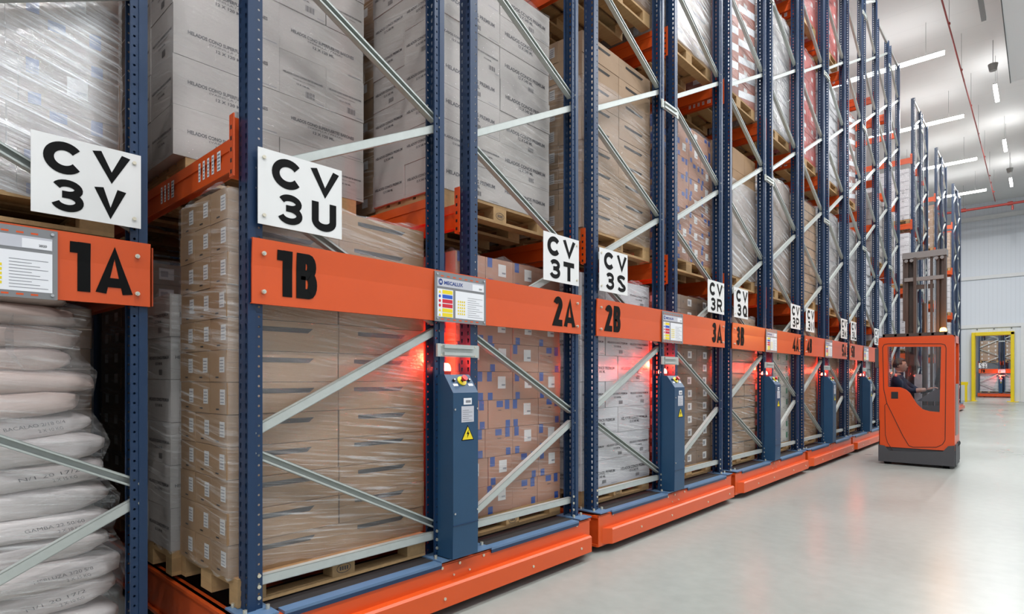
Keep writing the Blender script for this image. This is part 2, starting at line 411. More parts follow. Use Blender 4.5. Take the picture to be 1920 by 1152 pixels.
MB().box(XL, XR, WFAR - .16, WFAR, 11.66, 11.92, 'wall_trim').build('trim_3', kind='structure')
MB().box(DX1 + .35, DX1 + .55, WFAR - .12, WFAR, 0, 4.72, 'wall_trim').build('trim_4', kind='structure')
# room beyond the door
rb = MB(); rb.box(-9, 4, WFAR + 16, WFAR + 16.2, 0, 8, 'wall_panel').box(-9.2, -9, WFAR + .3, WFAR + 16, 0, 8, 'wall_panel').box(4, 4.2, WFAR + .3, WFAR + 16, 0, 8, 'wall_panel').box(-9, 4, WFAR + .3, WFAR + 16, 8, 8.2, 'wall_panel')
rb.build('wall_beyond', kind='structure')
area('beyond_light', (-2.5, WFAR + 4, 7.8), 4, .3, 500)

# ------------------------------------------------------------------ pallets
def pallet_parts(full=True):
    """1.2 along y, 0.8 along -x, 0.144 high, front edge at x = 0"""
    top = MB(); L = 1.2; W = .8
    for i, wd in enumerate((.145, .1, .145, .1, .145)):
        xc = -[.0725, .24, .4, .56, .7275][i]; top.box(xc - wd / 2, xc + wd / 2, 0, L, .122, .144, 'wood')
    for y in (.0, .5275, 1.055): top.box(-W, 0, y, y + .145, .100, .122, 'wood')
    bl = []
    for y in (.0, .5275, 1.055):
        for x in (-.1, -.4725, -.8):
            xx = x if x != -.1 else -.1
            bl.append((xx, min(0, xx + (.1 if x != -.4725 else .145)), y, y + .145))
    bots = [(-.1, 0), (-.4725, -.3275), (-.8, -.7)]
    return top, bl, bots
def make_pallet(full):
    top, bl, bots = pallet_parts()
    if full:
        r = thing('wooden_pallet', 'x', 'pallet'); top.build('top_deck', r)
        for b in bl: MB().box(*b, .022, .100, 'wood').build('block', r)
        for b in bots: MB().box(*b, 0, 1.2, 0, .022, 'wood').build('bottom_board', r)
        st_ = MB()
        for q in range(14): st_.bar((.001, .60 + .045 * math.cos(q * PI / 7), .061 + .026 * math.sin(q * PI / 7)), (.001, .60 + .045 * math.cos((q + 1) * PI / 7), .061 + .026 * math.sin((q + 1) * PI / 7)), .001, .003, 'print_dark')
        for q in range(4): st_.qx(.0012, .574 + q * .015, .583 + q * .015, .050, .072, 'print_dark')
        st_.build('block_stamp', r)
        return r
    for b in bl: top.box(*b, .022, .100, 'wood')
    for b in bots: top.box(*b, 0, 1.2, 0, .022, 'wood')
    return top.build('wooden_pallet')
PAL_FULL = make_pallet(True); PAL_LOW = make_pallet(False)

# ------------------------------------------------------------------ cartons
T_PREM = ('HELADOS CONOS PREMIUM', '12 X 540 ML')
T_SUP = ('HELADOS CONO SUPERFUERTES BARONES', '(VAINILLA / FRESA)', '12 X 120 ML')
def face_text(mb, style, o, u, wd, h, small=False):
    """o = lower left corner of the face, u = reading dir"""
    o, u = Vector(o), Vector(u); z = Vector(ZV)
    T = T_SUP if style == 'helados_long' else T_PREM
    W = min(wd * .86, .50)
    mb.text(T[0], o + u * wd * .5 + z * h * .52, u, z, w=W, h=W * .046 if len(T) == 3 else W * .058, m='print_dark', bold=.035)
    if len(T) == 3:
        mb.text(T[1], o + u * wd * .52 + z * h * .43, u, z, w=W * .55, h=W * .034, m='print_dark')
        mb.text(T[2], o + u * wd * .5 + z * h * .34, u, z, w=W * .34, h=W * .04, m='print_dark', bold=.03)
    else:
        mb.text(T[1], o + u * wd * .5 + z * h * .38, u, z, w=W * .36, h=W * .052, m='print_dark', bold=.03)
def barcode(mb, P, w, h, rot=False):
    """P(u,v) gives point; patch of bars"""
    n = 9
    for k in range(n):
        a = k / n * w; b = a + w / n * (.62 if k % 3 else .35)
        mb.quad([P(a, 0), P(b, 0), P(b, h), P(a, h)], 'print_dark')
def decor(mb, style, sx, sy, sz, front, side, var, e=.0012):
    """carton occupying x -sx..0, y 0..sy, z 0..sz; decorate +x face if front and -y face if side"""
    rnd = random.Random(var * 31 + 5)
    if style in ('tan', 'tan_dark_strip', 'tan_bars'):
        if front:
            z1 = sz * .80; z0 = z1 - .026; y0, y1 = sy * .20, sy * .76
            if var % 2: y0, y1 = sy * .16, sy * .74
            mb.quad([(e, y0, z0 + .004), (e, y0 + .05, z0), (e, y1 - .03, z0), (e, y1, z1), (e, y0, z1)], 'seam_dark')
            mb.quad([(e, 0, sz * .60), (e, .05, sz * .60), (e, .05, sz * .605), (e, 0, sz * .605)], 'seam_dark')
            mb.quad([(e, sy - .05, sz * .60), (e, sy, sz * .60), (e, sy, sz * .605), (e, sy - .05, sz * .605)], 'seam_dark')
        if side:
            xa = -sx * .40; mb.qy(-e, xa, xa + .062, sz * .30, sz * .78, 'label_paper')
            for k in range(4): mb.qy(-e * 2, xa + .008, xa + .052, sz * (.36 + .10 * k), sz * (.39 + .10 * k), 'print_grey')
            mb.qy(-e, xa - .05, xa - .01, sz * .12, sz * .17, 'seam_dark')
    elif style in ('helados', 'helados_long', 'white_text'):
        if front:
            if var % 3 == 2 and style != 'helados_long': face_text(mb, style, (e, 0, 0), YV, sy, sz * .9)
            else: face_text(mb, style, (e, 0, 0), YV, sy, sz)
            if var % 2 == 0:
                y = sy * .55; barcode(mb, lambda a, b: (e, y + a, sz * .10 + b), .07, sz * .14)
            mb.quad([(e, sy * .80, sz * .05), (e, sy * .97, sz * .05), (e, sy * .97, sz * .065), (e, sy * .80, sz * .065)], 'print_grey')
        if side:
            face_text(mb, style, (-sx, -e, 0), XV, sx, sz)
            if var % 2: x = -sx * .5; barcode(mb, lambda a, b: (x + a, -e, sz * .10 + b), .06, sz * .14)
    elif style == 'blue_tape':
        if front:
            y = sy * (.06 if var % 2 else .72)
            mb.qx(e, y, y + .05, sz * .66, sz, 'tape_blue'); mb.qx(e, y + .008, y + .058, 0, sz * .26, 'tape_blue')
            if var % 2: mb.qx(e, sy * .45, sy * .45 + .085, sz * .40, sz * .84, 'label_paper'); mb.qx(e * 2, sy * .45 + .04, sy * .45 + .08, sz * .5, sz * .56, 'print_grey')
            else: mb.qx(e, sy * .35, sy * .35 + .07, sz * .74, sz * .97, 'tape_blue'); mb.qx(e * 2, sy * .42, sy * .56, sz * .62, sz * .64, 'seam_dark')
        if side:
            mb.qy(-e, -sx * .5 - .03, -sx * .5 + .03, sz * .3, sz * .98, 'tape_blue')
            mb.qy(-e, -sx * .9, -sx * .9 + .07, sz * .4, sz * .8, 'label_paper')
    elif style == 'green_tape':
        if front:
            mb.qx(e, sy * .62, sy * .62 + .06, sz * .35, sz * .85, 'tape_green'); mb.qx(e, sy * .2, sy * .45, sz * .1, sz * .13, 'seam_dark')
            mb.qx(e, sy * .86, sy * .92, sz * .5, sz * .6, 'tape_green')
        if side: mb.qy(-e, -sx * .5, -sx * .5 + .06, sz * .3, sz * .8, 'tape_green')
    elif style == 'brown_label':
        if front:
            y = sy * .42; mb.qx(e, y, y + .10, sz * .25, sz * .80, 'label_paper')
            mb.qx(e * 2, y + .012, y + .06, sz * .38, sz * .66, 'print_grey'); mb.qx(e, sy * .12, sy * .16, sz * .45, sz * .6, 'seam_dark')
        if side: mb.qy(-e, -sx * .6, -sx * .6 + .09, sz * .3, sz * .75, 'label_paper')
    elif style == 'brown_lines':
        if front: mb.qx(e, 0, sy, sz * .90, sz * .965, 'seam_dark'); mb.qx(e, sy * .45, sy * .5, sz * .4, sz * .5, 'seam_dark')
        if side: mb.qy(-e, -sx, 0, sz * .90, sz * .965, 'seam_dark')
    elif style == 'red_white':
        if front: mb.quad([(e, 0, sz * .02), (e, sy, sz * .55), (e, sy, sz * .98), (e, 0, sz * .42)], 'paper'); mb.qx(e * 2, sy * .3, sy * .5, sz * .62, sz * .85, 'label_paper')
        if side: mb.qy(-e, -sx * .9, -sx * .4, sz * .2, sz * .6, 'paper')
    elif style == 'red':
        if front: mb.qx(e, sy * .3, sy * .55, sz * .3, sz * .6, 'label_paper')
        if side: mb.qy(-e, -sx * .7, -sx * .35, sz * .3, sz * .6, 'label_paper')
    elif style == 'labelled':
        if front: mb.qx(e, sy * .35, sy * .35 + .08, sz * .3, sz * .75, 'label_paper'); mb.qx(e, 0, sy, sz * .47, sz * .50, 'tape_clear')
        if side: mb.qy(-e, -sx, 0, sz * .47, sz * .50, 'tape_clear'); mb.qy(-e, -sx * .5, -sx * .5 + .08, sz * .2, sz * .42, 'label_paper')
# style: (carton material, number across x, layout along y (widths or count), layer height, decor style)
STY = {
    'tan': ('carton_tan', 3, [2], .167, 'tan'),
    'tanp': ('carton_tan_pale', 3, [2], .185, 'tan'),
    'helados': ('carton_grey', 2, [2, (.36, .27, .62), (.62, .62)], .25, 'helados'),
    'helongb': ('carton_grey', 2, [(.62, .33, .30), 2], .305, 'helados_long'),
    'helong': ('carton_grey', 2, [(.62, .33, .30), 2], .25, 'helados_long'),
    'white': ('carton_white', 2, [2, (.4, .42, .42)], .25, 'helados'),
    'pink': ('carton_pink', 3, [4, (.34, .26, .34, .30)], .20, 'blue_tape'),
    'midblue': ('carton_mid', 3, [3, (.3, .42, .42)], .22, 'blue_tape'),
    'brown': ('carton_brown', 3, [3], .155, 'brown_label'),
    'browner': ('carton_brown', 2, [2], .25, 'labelled'),
    'lines': ('carton_tan_pale', 3, [3], .15, 'brown_lines'),
    'redwhite': ('carton_redbrown', 2, [2], .23, 'red_white'),
    'red': ('carton_red', 2, [3], .24, 'red'),
    'green': ('carton_green', 3, [3], .17, 'green_tape'),
    'labelled': ('carton_tan', 2, [3], .30, 'labelled'),
    'plainwhite': ('carton_white', 2, [2], .24, 'white_text'),
    'plain': ('carton_tan', 2, [3], .28, 'none'),
}
def rowspec(sp, depth):
    if isinstance(sp, int): return [depth / sp] * sp
    s = sum(sp); return [v / s * depth for v in sp]
def film_shell(name, W, Ddep, z0, z1, parent, matn, amp=.010, taper=0.0, out=.012, seed=0):
    """four wrapped sides of stretch film; x -W..0, y 0..D"""
    rnd = random.Random(seed); mb = MB()
    r = .03; pts = []
    def edge(a, b, n):
        for i in range(n): t = i / n; pts.append((a[0] + (b[0] - a[0]) * t, a[1] + (b[1] - a[1]) * t))
    x0, x1, y0, y1 = -W - out, out, -out, Ddep + out
    edge((x0 + r, y0), (x1 - r, y0), 7); edge((x1 - r, y0), (x1, y0 + r), 2); edge((x1, y0 + r), (x1, y1 - r), 10)
    edge((x1, y1 - r), (x1 - r, y1), 2); edge((x1 - r, y1), (x0 + r, y1), 7); edge((x0 + r, y1), (x0, y1 - r), 2)
    edge((x0, y1 - r), (x0, y0 + r), 10); edge((x0, y0 + r), (x0 + r, y0), 2)
    nz = max(4, int((z1 - z0) / .09)); n = len(pts); vs = []; fs = []
    cx, cy = -W / 2, Ddep / 2
    for j in range(nz + 1):
        t = j / nz; z = z0 + (z1 - z0) * t
        k = 1 - taper * max(0, t - .75) * 4 * .5
        for (x, y) in pts:
            a = 1 + amp * (rnd.random() * .9)
            vs.append((cx + (x - cx) * a * k, cy + (y - cy) * a * k, z + (rnd.random() - .5) * (.05 if j in (0, nz) else .0)))
    for j in range(nz):
        for i in range(n): fs.append((j * n + i, j * n + (i + 1) % n, (j + 1) * n + (i + 1) % n, (j + 1) * n + i))
    mb.add(vs, fs, matn, True)
    return mb.build(name, parent)
def make_load(style, height, depth=1.22, width=.80, full=False, film='stretch_film', seed=1, skip_top=0, taper=0, label=None, jitter=.004):
    """returns root; base at z=0, x -width..0, y 0..depth"""
    cm, nx, rows, lh, dec = STY[style]; rnd = random.Random(seed)
    nl = max(1, round(height / lh)); lh = height / nl; cw = width / nx
    root = thing('wrapped_load', 'x', 'carton load') if full else None
    big = MB(); cache = {}
    for L in range(nl):
        ys = rowspec(rows[L % len(rows)], depth); y = 0
        for iy, sy in enumerate(ys):
            for ix in range(nx):
                if L == nl - 1 and skip_top and (iy * nx + ix) < skip_top: continue
                front = ix == 0; side = iy == 0
                if full and not (front or side or L == nl - 1 or iy == len(ys) - 1): continue
                var = rnd.randrange(2 if full else 4)
                gx, gy, gz = .004, .004, .003
                ox = -cw * ix + (rnd.random() - .5) * jitter * 2; oy = y + (rnd.random() - .5) * jitter * 2; oz = L * lh
                if full:
                    key = (front, side, round(sy, 3), var)
                    if key not in cache:
                        m = MB(); m.box(-cw + gx, 0, 0, sy - gy, 0, lh - gz, cm)
                        decor(m, dec, cw - gx, sy - gy, lh - gz, front, side, var)
                        o = m.build('carton', root); cache[key] = o
                    else:
                        o = cache[key].copy(); COL.objects.link(o)
                    o.location = (ox, oy, oz)
                else:
                    m = MB(); m.box(-cw + gx, 0, 0, sy - gy, 0, lh - gz, cm)
                    if front or side: decor(m, dec, cw - gx, sy - gy, lh - gz, front, side, var)
                    mp = {i: big.mi(k) for i, k in enumerate(m.mats)}; b0 = len(big.v)
                    big.v += [(p[0] + ox, p[1] + oy, p[2] + oz) for p in m.v]
                    big.f += [tuple(i + b0 for i in f) for f in m.f]; big.m += [mp[i] for i in m.m]; big.smooth += m.smooth
            y += sy
    if not full: root = big.build('wrapped_load')
    if film: film_shell('stretch_film', width, depth, .0, height + .01, root, film, seed=seed, taper=taper)
    return root

# ------------------------------------------------------------------ sacks
def sack_mesh(lx, ly, lz, seed, m, marks=None):
    rnd = random.Random(seed); nu, nv = 28, 14; vs = []; fs = []
    ph = [rnd.random() * 6.28 for _ in range(8)]
    for j in range(nv + 1):
        v = -PI / 2 + PI * j / nv
        for i in range(nu):
            u = 2 * PI * i / nu
            def sp(c, p): return math.copysign(abs(c) ** p, c)
            x = sp(math.cos(v), .34) * sp(math.cos(u), .34); y = sp(math.cos(v), .34) * sp(math.sin(u), .34); z = sp(math.sin(v), .62)
            k = 1 + .035 * math.sin(3 * u + ph[0]) + .02 * math.sin(5 * v + ph[1] + 2 * u) + .018 * math.sin(9 * u + ph[2]) + (rnd.random() - .5) * .02
            e = 1 - .35 * max(0, abs(y) - .55) * 1.6
            vs.append((x * lx / 2 * k, y * ly / 2 * k, z * lz / 2 * e * (1 + .05 * math.sin(4 * y + ph[3]))))
    for j in range(nv):
        for i in range(nu): fs.append((j * nu + i, j * nu + (i + 1) % nu, (j + 1) * nu + (i + 1) % nu, (j + 1) * nu + i))
    mb = MB(); mb.add(vs, fs, m, True); return mb

# ------------------------------------------------------------------ racks
RL = 2.767            # rack length along y (local 0 .. RL)
FR = [(0.0, 1.277, 1), (1.512, 2.767, -1)]     # the two end frames: y0, y1, brace mirror
BAY = 2.85
def upright_mesh(h):
    mb = MB(); t = .003; w = .0525
    z0 = .352 - .352
    mb.box(-w, w, 0, t, 0, h, 'blue_slotted')
    for s in (-1, 1):
        a, b = (w - t, w) if s > 0 else (-w, -w + t)
        mb.box(a, b, t, .036, 0, h, 'blue_steel')
        a2, b2 = (w - .010, w - .010 + t) if s > 0 else (-w + .010 - t, -w + .010)
        mb.box(min(a, a2), max(b, b2), .036, .039, 0, h, 'blue_steel')
        mb.box(a2, b2, .039, .076, 0, h, 'blue_holed')
        mb.box(min(a2, a2 - s * .012), max(b2, a2 - s * .012), .073, .076, 0, h, 'blue_steel')
    return mb.mesh('upright')
def brace_mb(a, b, open_front):
    """C channel between a and b (points (y,z)) centred in x"""
    mb = MB(); A = Vector((0, a[0], a[1])); B = Vector((0, b[0], b[1])); d = (B - A).normalized(); n = Vector((0, -d.z, d.y)); x = Vector(XV)
    def slab(x0, x1, n0, n1):
        vs = [p + x * i + n * j for p in (A, B) for i, j in ((x0, n0), (x1, n0), (x1, n1), (x0, n1))]
        mb.add(vs, [(0, 3, 2, 1), (4, 5, 6, 7), (0, 1, 5, 4), (1, 2, 6, 5), (2, 3, 7, 6), (3, 0, 4, 7)], 'galvanized')
    W = .024; X = .020
    if open_front: slab(-X, -X + .003, -W, W)
    else: slab(X - .003, X, -W, W)
    slab(-X, X, W - .003, W); slab(-X, X, -W, -W + .003)
    if open_front: slab(X - .003, X, W - .011, W); slab(X - .003, X, -W, -W + .011)
    return mb
def make_rack(hgt, levels, bays, full, zdeck=.334):
    r = thing('mobile_pallet_rack', 'x', 'pallet rack')
    # --- base
    b = MB(); y0, y1 = -.06, RL + .04
    b.box(.078, .086, y0, y1, .055, .318, 'orange_paint'); b.box(.030, .086, y0, y1, .310, .322, 'orange_paint')
    L = BAY * bays + .2
    for yy, s in ((0, -1), (RL, 1)):     # long rails running back under the rack
        f = -.05 if s < 0 else RL + .01
        b.box(-L, .078, f, f + .04, .055, .318, 'orange_shaded'); b.box(-L, .078, f - .02 if s < 0 else f + .02, f + .02 if s < 0 else f + .06, .055, .075, 'orange_shaded')
        b.box(-L, .078, f - .02 if s < 0 else f + .02, f + .02 if s < 0 else f + .06, .30, .318, 'orange_shaded')
    for yy in (1.22, 1.51): b.box(-L, .078, yy, yy + .05, .10, .318, 'orange_shaded')
    for x in range(int(bays) + 1):
        b.box(-BAY * x - .12, -BAY * x + .03, -.01, RL + .01, .12, .322, 'orange_shaded')
    for yy in (.3, .62, .94, 1.85, 2.2, 2.5): b.box(-L, -.12, yy - .04, yy + .04, .25, .334, 'orange_shaded')
    base = b.build('base_frame', r, label='orange travelling base frame')
    bp = MB(); bp.prism([(.086, .073), (.150, .073), (.150, .192), (.136, .205), (.086, .205)], 1, .06, RL - .02, 'orange_paint')
    bp.prism([(.086, .06), (.086, .0), (.150, .06)], 2, .073, .205, 'orange_paint')
    for yy in (.55, 1.15, 2.0, 2.6): bp.cyl((.15, yy, .13), (.156, yy, .13), .010, 'zinc_bolt', 8)
    bp.build('bumper_bar', base)
    bo = MB()
    for yy in (.16, 1.18, 1.33, 1.55, 2.62): bo.cyl((.086, yy, .30), (.094, yy, .30), .010, 'zinc_bolt', 8)
    for yy in (1.28, 1.42): bo.cyl((.086, yy, .235), (.093, yy, .235), .007, 'zinc_bolt', 8)
    bo.build('bolts', base)
    wh = MB()
    for yy in (.35, 1.0, 1.75, 2.4): wh.cyl((-.45, yy - .02, .10), (-.37, yy - .02, .10), .10, 'black_rubber', 16)
    wh.build('wheels', base)
    dk = MB(); dk.box(-.30, .030, .10, RL - .1, .322, .336, 'black_deck'); dk.build('deck_mat', base)
    st = MB()
    for a, c in ((.14, 1.17), (1.62, 2.64)): st.box(.026, .098, a, c, .322, .337, 'blue_plate'); st.box(.092, .098, a, c, .300, .322, 'blue_steel')
    st.build('edge_strip', base, label='light blue edge strip')
    # --- uprights with foot plates
    um = upright_mesh(hgt - .345)
    def upright(x, y, rot):
        o = bpy.data.objects.new('upright', um); COL.objects.link(o); o.parent = r; o.location = (x, y, .345); o.rotation_euler.z = rot
        return o
    XC = -.0525
    for fi, (a, c, mir) in enumerate(FR):
        upright(XC, a, 0); upright(XC, c, PI)
        for yy, s in ((a, 1), (c, -1)):
            m = MB(); m.box(-.15, .100, yy - (.05 if s > 0 else .11), yy + (.11 if s > 0 else .05), .336, .345, 'blue_plate')
            for bx, by in ((-.125, -.02), (.012, -.02), (.02, .09)): m.cyl((bx, yy + s * by, .345), (bx, yy + s * by, .366), .011, 'zinc_bolt', 6)
            for bz in (.40, .455, .51): m.cyl((-.010, yy + s * .058, bz), (-.002, yy + s * .058, bz), .010, 'zinc_bolt', 8)
            m.build('foot_plate', r)
    # --- braces of the end frames
        ya, yb = a + .045, c - .045
        if mir < 0: ya, yb = yb, ya         # nodes mirrored
        segs = [((ya, .475), (yb, .475), False)]
        zr = .545; dz = .58; gap = .10; at_far = True; z = zr
        first = True
        while z + dz < hgt - .05:
            p = (yb, z) if at_far else (ya, z); q = (ya, z + dz) if at_far else (yb, z + dz)
            rising = (q[0] - p[0]) > 0
            segs.append((p, q, not rising)); z += dz + (gap if at_far else .06); at_far = not at_far
        segs.append(((ya, hgt - .03), (yb, hgt - .03), False))
        for p, q, of in segs:
            m = brace_mb(p, q, of); o = m.build('brace', r); o.location.x = XC
        bm_ = MB()
        for p, q, of in segs[1:-1]:
            for e in (p, q):
                yy = e[0] + (-.012 if e[0] < (a + c) / 2 else .012)
                bm_.cyl((-.010, yy, e[1]), (-.001, yy, e[1]), .009, 'zinc_bolt', 8)
        bm_.build('frame_bolts', r)
    # --- rear frames, each one mesh
    for k in range(1, int(bays) + 1):
        for (a, c, mir) in FR:
            m = MB(); x = XC - BAY * k
            for yy in (a, c - .075): m.box(x - .052, x + .052, yy, yy + .003, .336, hgt, 'blue_steel'); m.box(x - .052, x - .049, yy, yy + .075, .336, hgt, 'blue_steel'); m.box(x + .049, x + .052, yy, yy + .075, .336, hgt, 'blue_steel')
            z = .5; f = True
            while z + .6 < hgt:
                m.bar((x, a + .04, z if f else z + .6), (x, c - .04, z + .6 if f else z), .03, .045, 'galvanized', up=XV); z += .66; f = not f
            m.build('rear_frame', r)
    # --- brackets joining both frames
    zb = [1.68, 4.31, 6.93, 9.4]
    for z in zb:
        if z > hgt: continue
        m = MB(); m.box(.001, .004, 1.205, 1.590, z - .042, z + .042, 'galvanized'); 
        for dz in (-.028, .018): m.box(.004, .022, 1.262, 1.530, z + dz - .004, z + dz + .016, 'galvanized')
        m.box(.004, .018, 1.205, 1.232, z - .042, z + .042, 'galvanized')
        for yy in (1.245, 1.55):
            for dz in (-.03, .03): m.cyl((.004, yy, z + dz), (.010, yy, z + dz), .007, 'zinc_bolt', 6)
        m.build('joining_bracket', r)
    # --- load beams
    def beam(x1, yc, z, lab, out):
        m = MB(); x0 = x1 - BAY + .12; hb = .165; t = .05; y = yc - t / 2
        m.box(x0, x1, y + .006, y + t - .006, z - hb, z, 'orange_paint')
        m.box(x0, x1, y, y + t, z - .058, z, 'orange_paint'); m.box(x0, x1, y, y + t, z - hb, z - .095, 'orange_paint')
        o = m.build('load_beam', r)
        for xe in (x1 - .006, x0):
            e = MB()
            e.box(xe, xe + .006, yc - .028, yc + .03, z - .20, z + .11, 'orange_paint')
            yo = yc - .034 if out < 0 else yc + .028
            xo = xe + .006 if xe > x0 else xe - .05
            e.box(xo, xo + .05, yo, yo + .006, z - .20, z + .11, 'orange_paint')
            for q in range(5): e.box(xo + .014, xo + .030, yo - (.001 if out < 0 else -.0065), yo + (.0 if out < 0 else .0075), z - .185 + q * .055, z - .165 + q * .055, 'black_rubber')
            e.build('beam_connector', o)
        if lab:
            yy = yc - t / 2 - .001
            for q, (lx, lw) in enumerate(((-.42, .028), (-.36, .028), (-.30, .028), (-.24, .03), (-.17, .045), (-1.02, .028), (-.96, .028), (-.90, .028), (-.84, .045))):
                l = MB(); l.qy(yy, x1 + lx, x1 + lx + lw, z - .13, z - .03, 'paper')
                for s_ in range(5): l.qy(yy - .0008, x1 + lx + .006, x1 + lx + lw - .006, z - .122 + s_ * .018, z - .113 + s_ * .018, 'print_grey')
                l.build('location_label', o)
    for k in range(int(bays)):
        for z in levels[1:]:
            x1 = -.112 - BAY * k
            beam(x1, -.01, z, k == 0 and full, -1); beam(x1, 1.277 + .01, z, False, 1)
            beam(x1, 1.512 - .01, z, False, -1); beam(x1, RL + .01, z, False, 1)
    if not full: return r
    # --- long orange name board
    nb = MB(); X0 = .012
    zb0, zb1, zf = 1.867, 2.190, 2.058
    nb.prism([(X0, zb0), (X0 + .010, zb0), (X0 + .010, zf), (X0 + .018, zb1), (X0 + .008, zb1), (X0, zf)], 1, .01, RL + .005, 'orange_paint')  # fold added so the upper band of the board turns darker
    nb.box(X0 - .012, X0 + .001, .01, RL + .005, zb0, zb0 + .004, 'orange_paint'); nb.box(X0 - .004, X0 + .009, .01, RL + .005, zb1 - .004, zb1, 'orange_paint')
    board = nb.build('name_board', r, label='long orange name board')
    bb = MB()
    for yy in (.065, RL - .055):
        for zz in (1.928, 2.118): bb.cyl((X0 + .008, yy, zz), (X0 + .026, yy, zz), .011, 'zinc_bolt', 10); bb.cyl((X0 + .026, yy, zz), (X0 + .030, yy, zz), .006, 'galvanized', 6)
    bb.build('board_bolts', board)
    plate_parts(r, 1.165, 1.625, X0 + .02)
    cabinet_parts(r)
    return r
def plate_parts(r, ya, yb, x, part='instruction_plate'):
    p = MB(); z0, z1 = 1.862, 2.182; e = x + .005
    p.box(x, e, ya, yb, z0, z1, 'plate_grey')
    for k in range(7):
        yy = ya + .05 + k * .052
        for zz in (z0 + .012, z1 - .030): p.qx(e + .0005, yy, yy + .026, zz, zz + .008, 'orange_paint')
    for yy in (ya + .02, yb - .02):
        for zz in (z0 + .02, z1 - .018): p.cyl((e, yy, zz), (e + .006, yy, zz), .007, 'chrome', 8)
    pl = p.build(part, r, label='grey instruction plate')
    l = MB(); e2 = e + .001; W = yb - ya
    l.qx(e2, ya + .02, yb - .02, z1 - .095, z1 - .040, 'plate_light')
    l.text('MECALUX', (e2 + .001, ya + .16, z1 - .068), YV, ZV, w=.165, h=.024, m='logo_blue', bold=.03)
    # round emblem
    n = 16; cy, cz = ya + .048, z1 - .066
    l.quad([(e2 + .0006, cy + .018 * math.cos(q * 2 * PI / n), cz + .021 * math.sin(q * 2 * PI / n)) for q in range(n)], 'logo_blue')
    l.text('M', (e2 + .0014, cy, cz), YV, ZV, w=.018, h=.018, m='plate_light', bold=.02)
    l.qx(e2 + .0006, yb - .13, yb - .022, z1 - .093, z1 - .050, 'paper'); l.text('2020', (e2 + .0014, yb - .055, z1 - .077), YV, ZV, h=.011, m='print_dark', bold=.02)
    l.qx(e2, ya + .02, ya + .155, z0 + .030, z1 - .110, 'paper'); l.qx(e2, ya + .175, yb - .02, z0 + .030, z1 - .110, 'paper')
    rows = ['sticker_yellow', 'sticker_blue', 'sticker_red', 'sticker_red', 'sticker_yellow', 'sticker_yellow']
    for k, c in enumerate(rows):
        zt = z1 - .114 - k * .0295; l.qx(e2 + .0006, ya + .062, ya + .150, zt - .026, zt - .002, c)
        cyy, czz = ya + .040, zt - .014
        if c == 'sticker_yellow': l.quad([(e2 + .0008, cyy - .011, czz - .009), (e2 + .0008, cyy + .011, czz - .009), (e2 + .0008, cyy, czz + .010)], c)
        else: l.quad([(e2 + .0008, cyy + .010 * math.cos(q * PI / 5), czz + .010 * math.sin(q * PI / 5)) for q in range(10)], c)
    for a in range(4):
        for b in range(5): l.qx(e2 + .0006, ya + .196 + a * .018, ya + .207 + a * .018, z0 + .055 + b * .020, z0 + .067 + b * .020, 'sticker_yellow')
    for k in range(10): l.qx(e2 + .0006, ya + .285, yb - .035 - (k % 3) * .03, z0 + .045 + k * .014, z0 + .0475 + k * .014, 'print_grey')
    l.build('notices', pl)
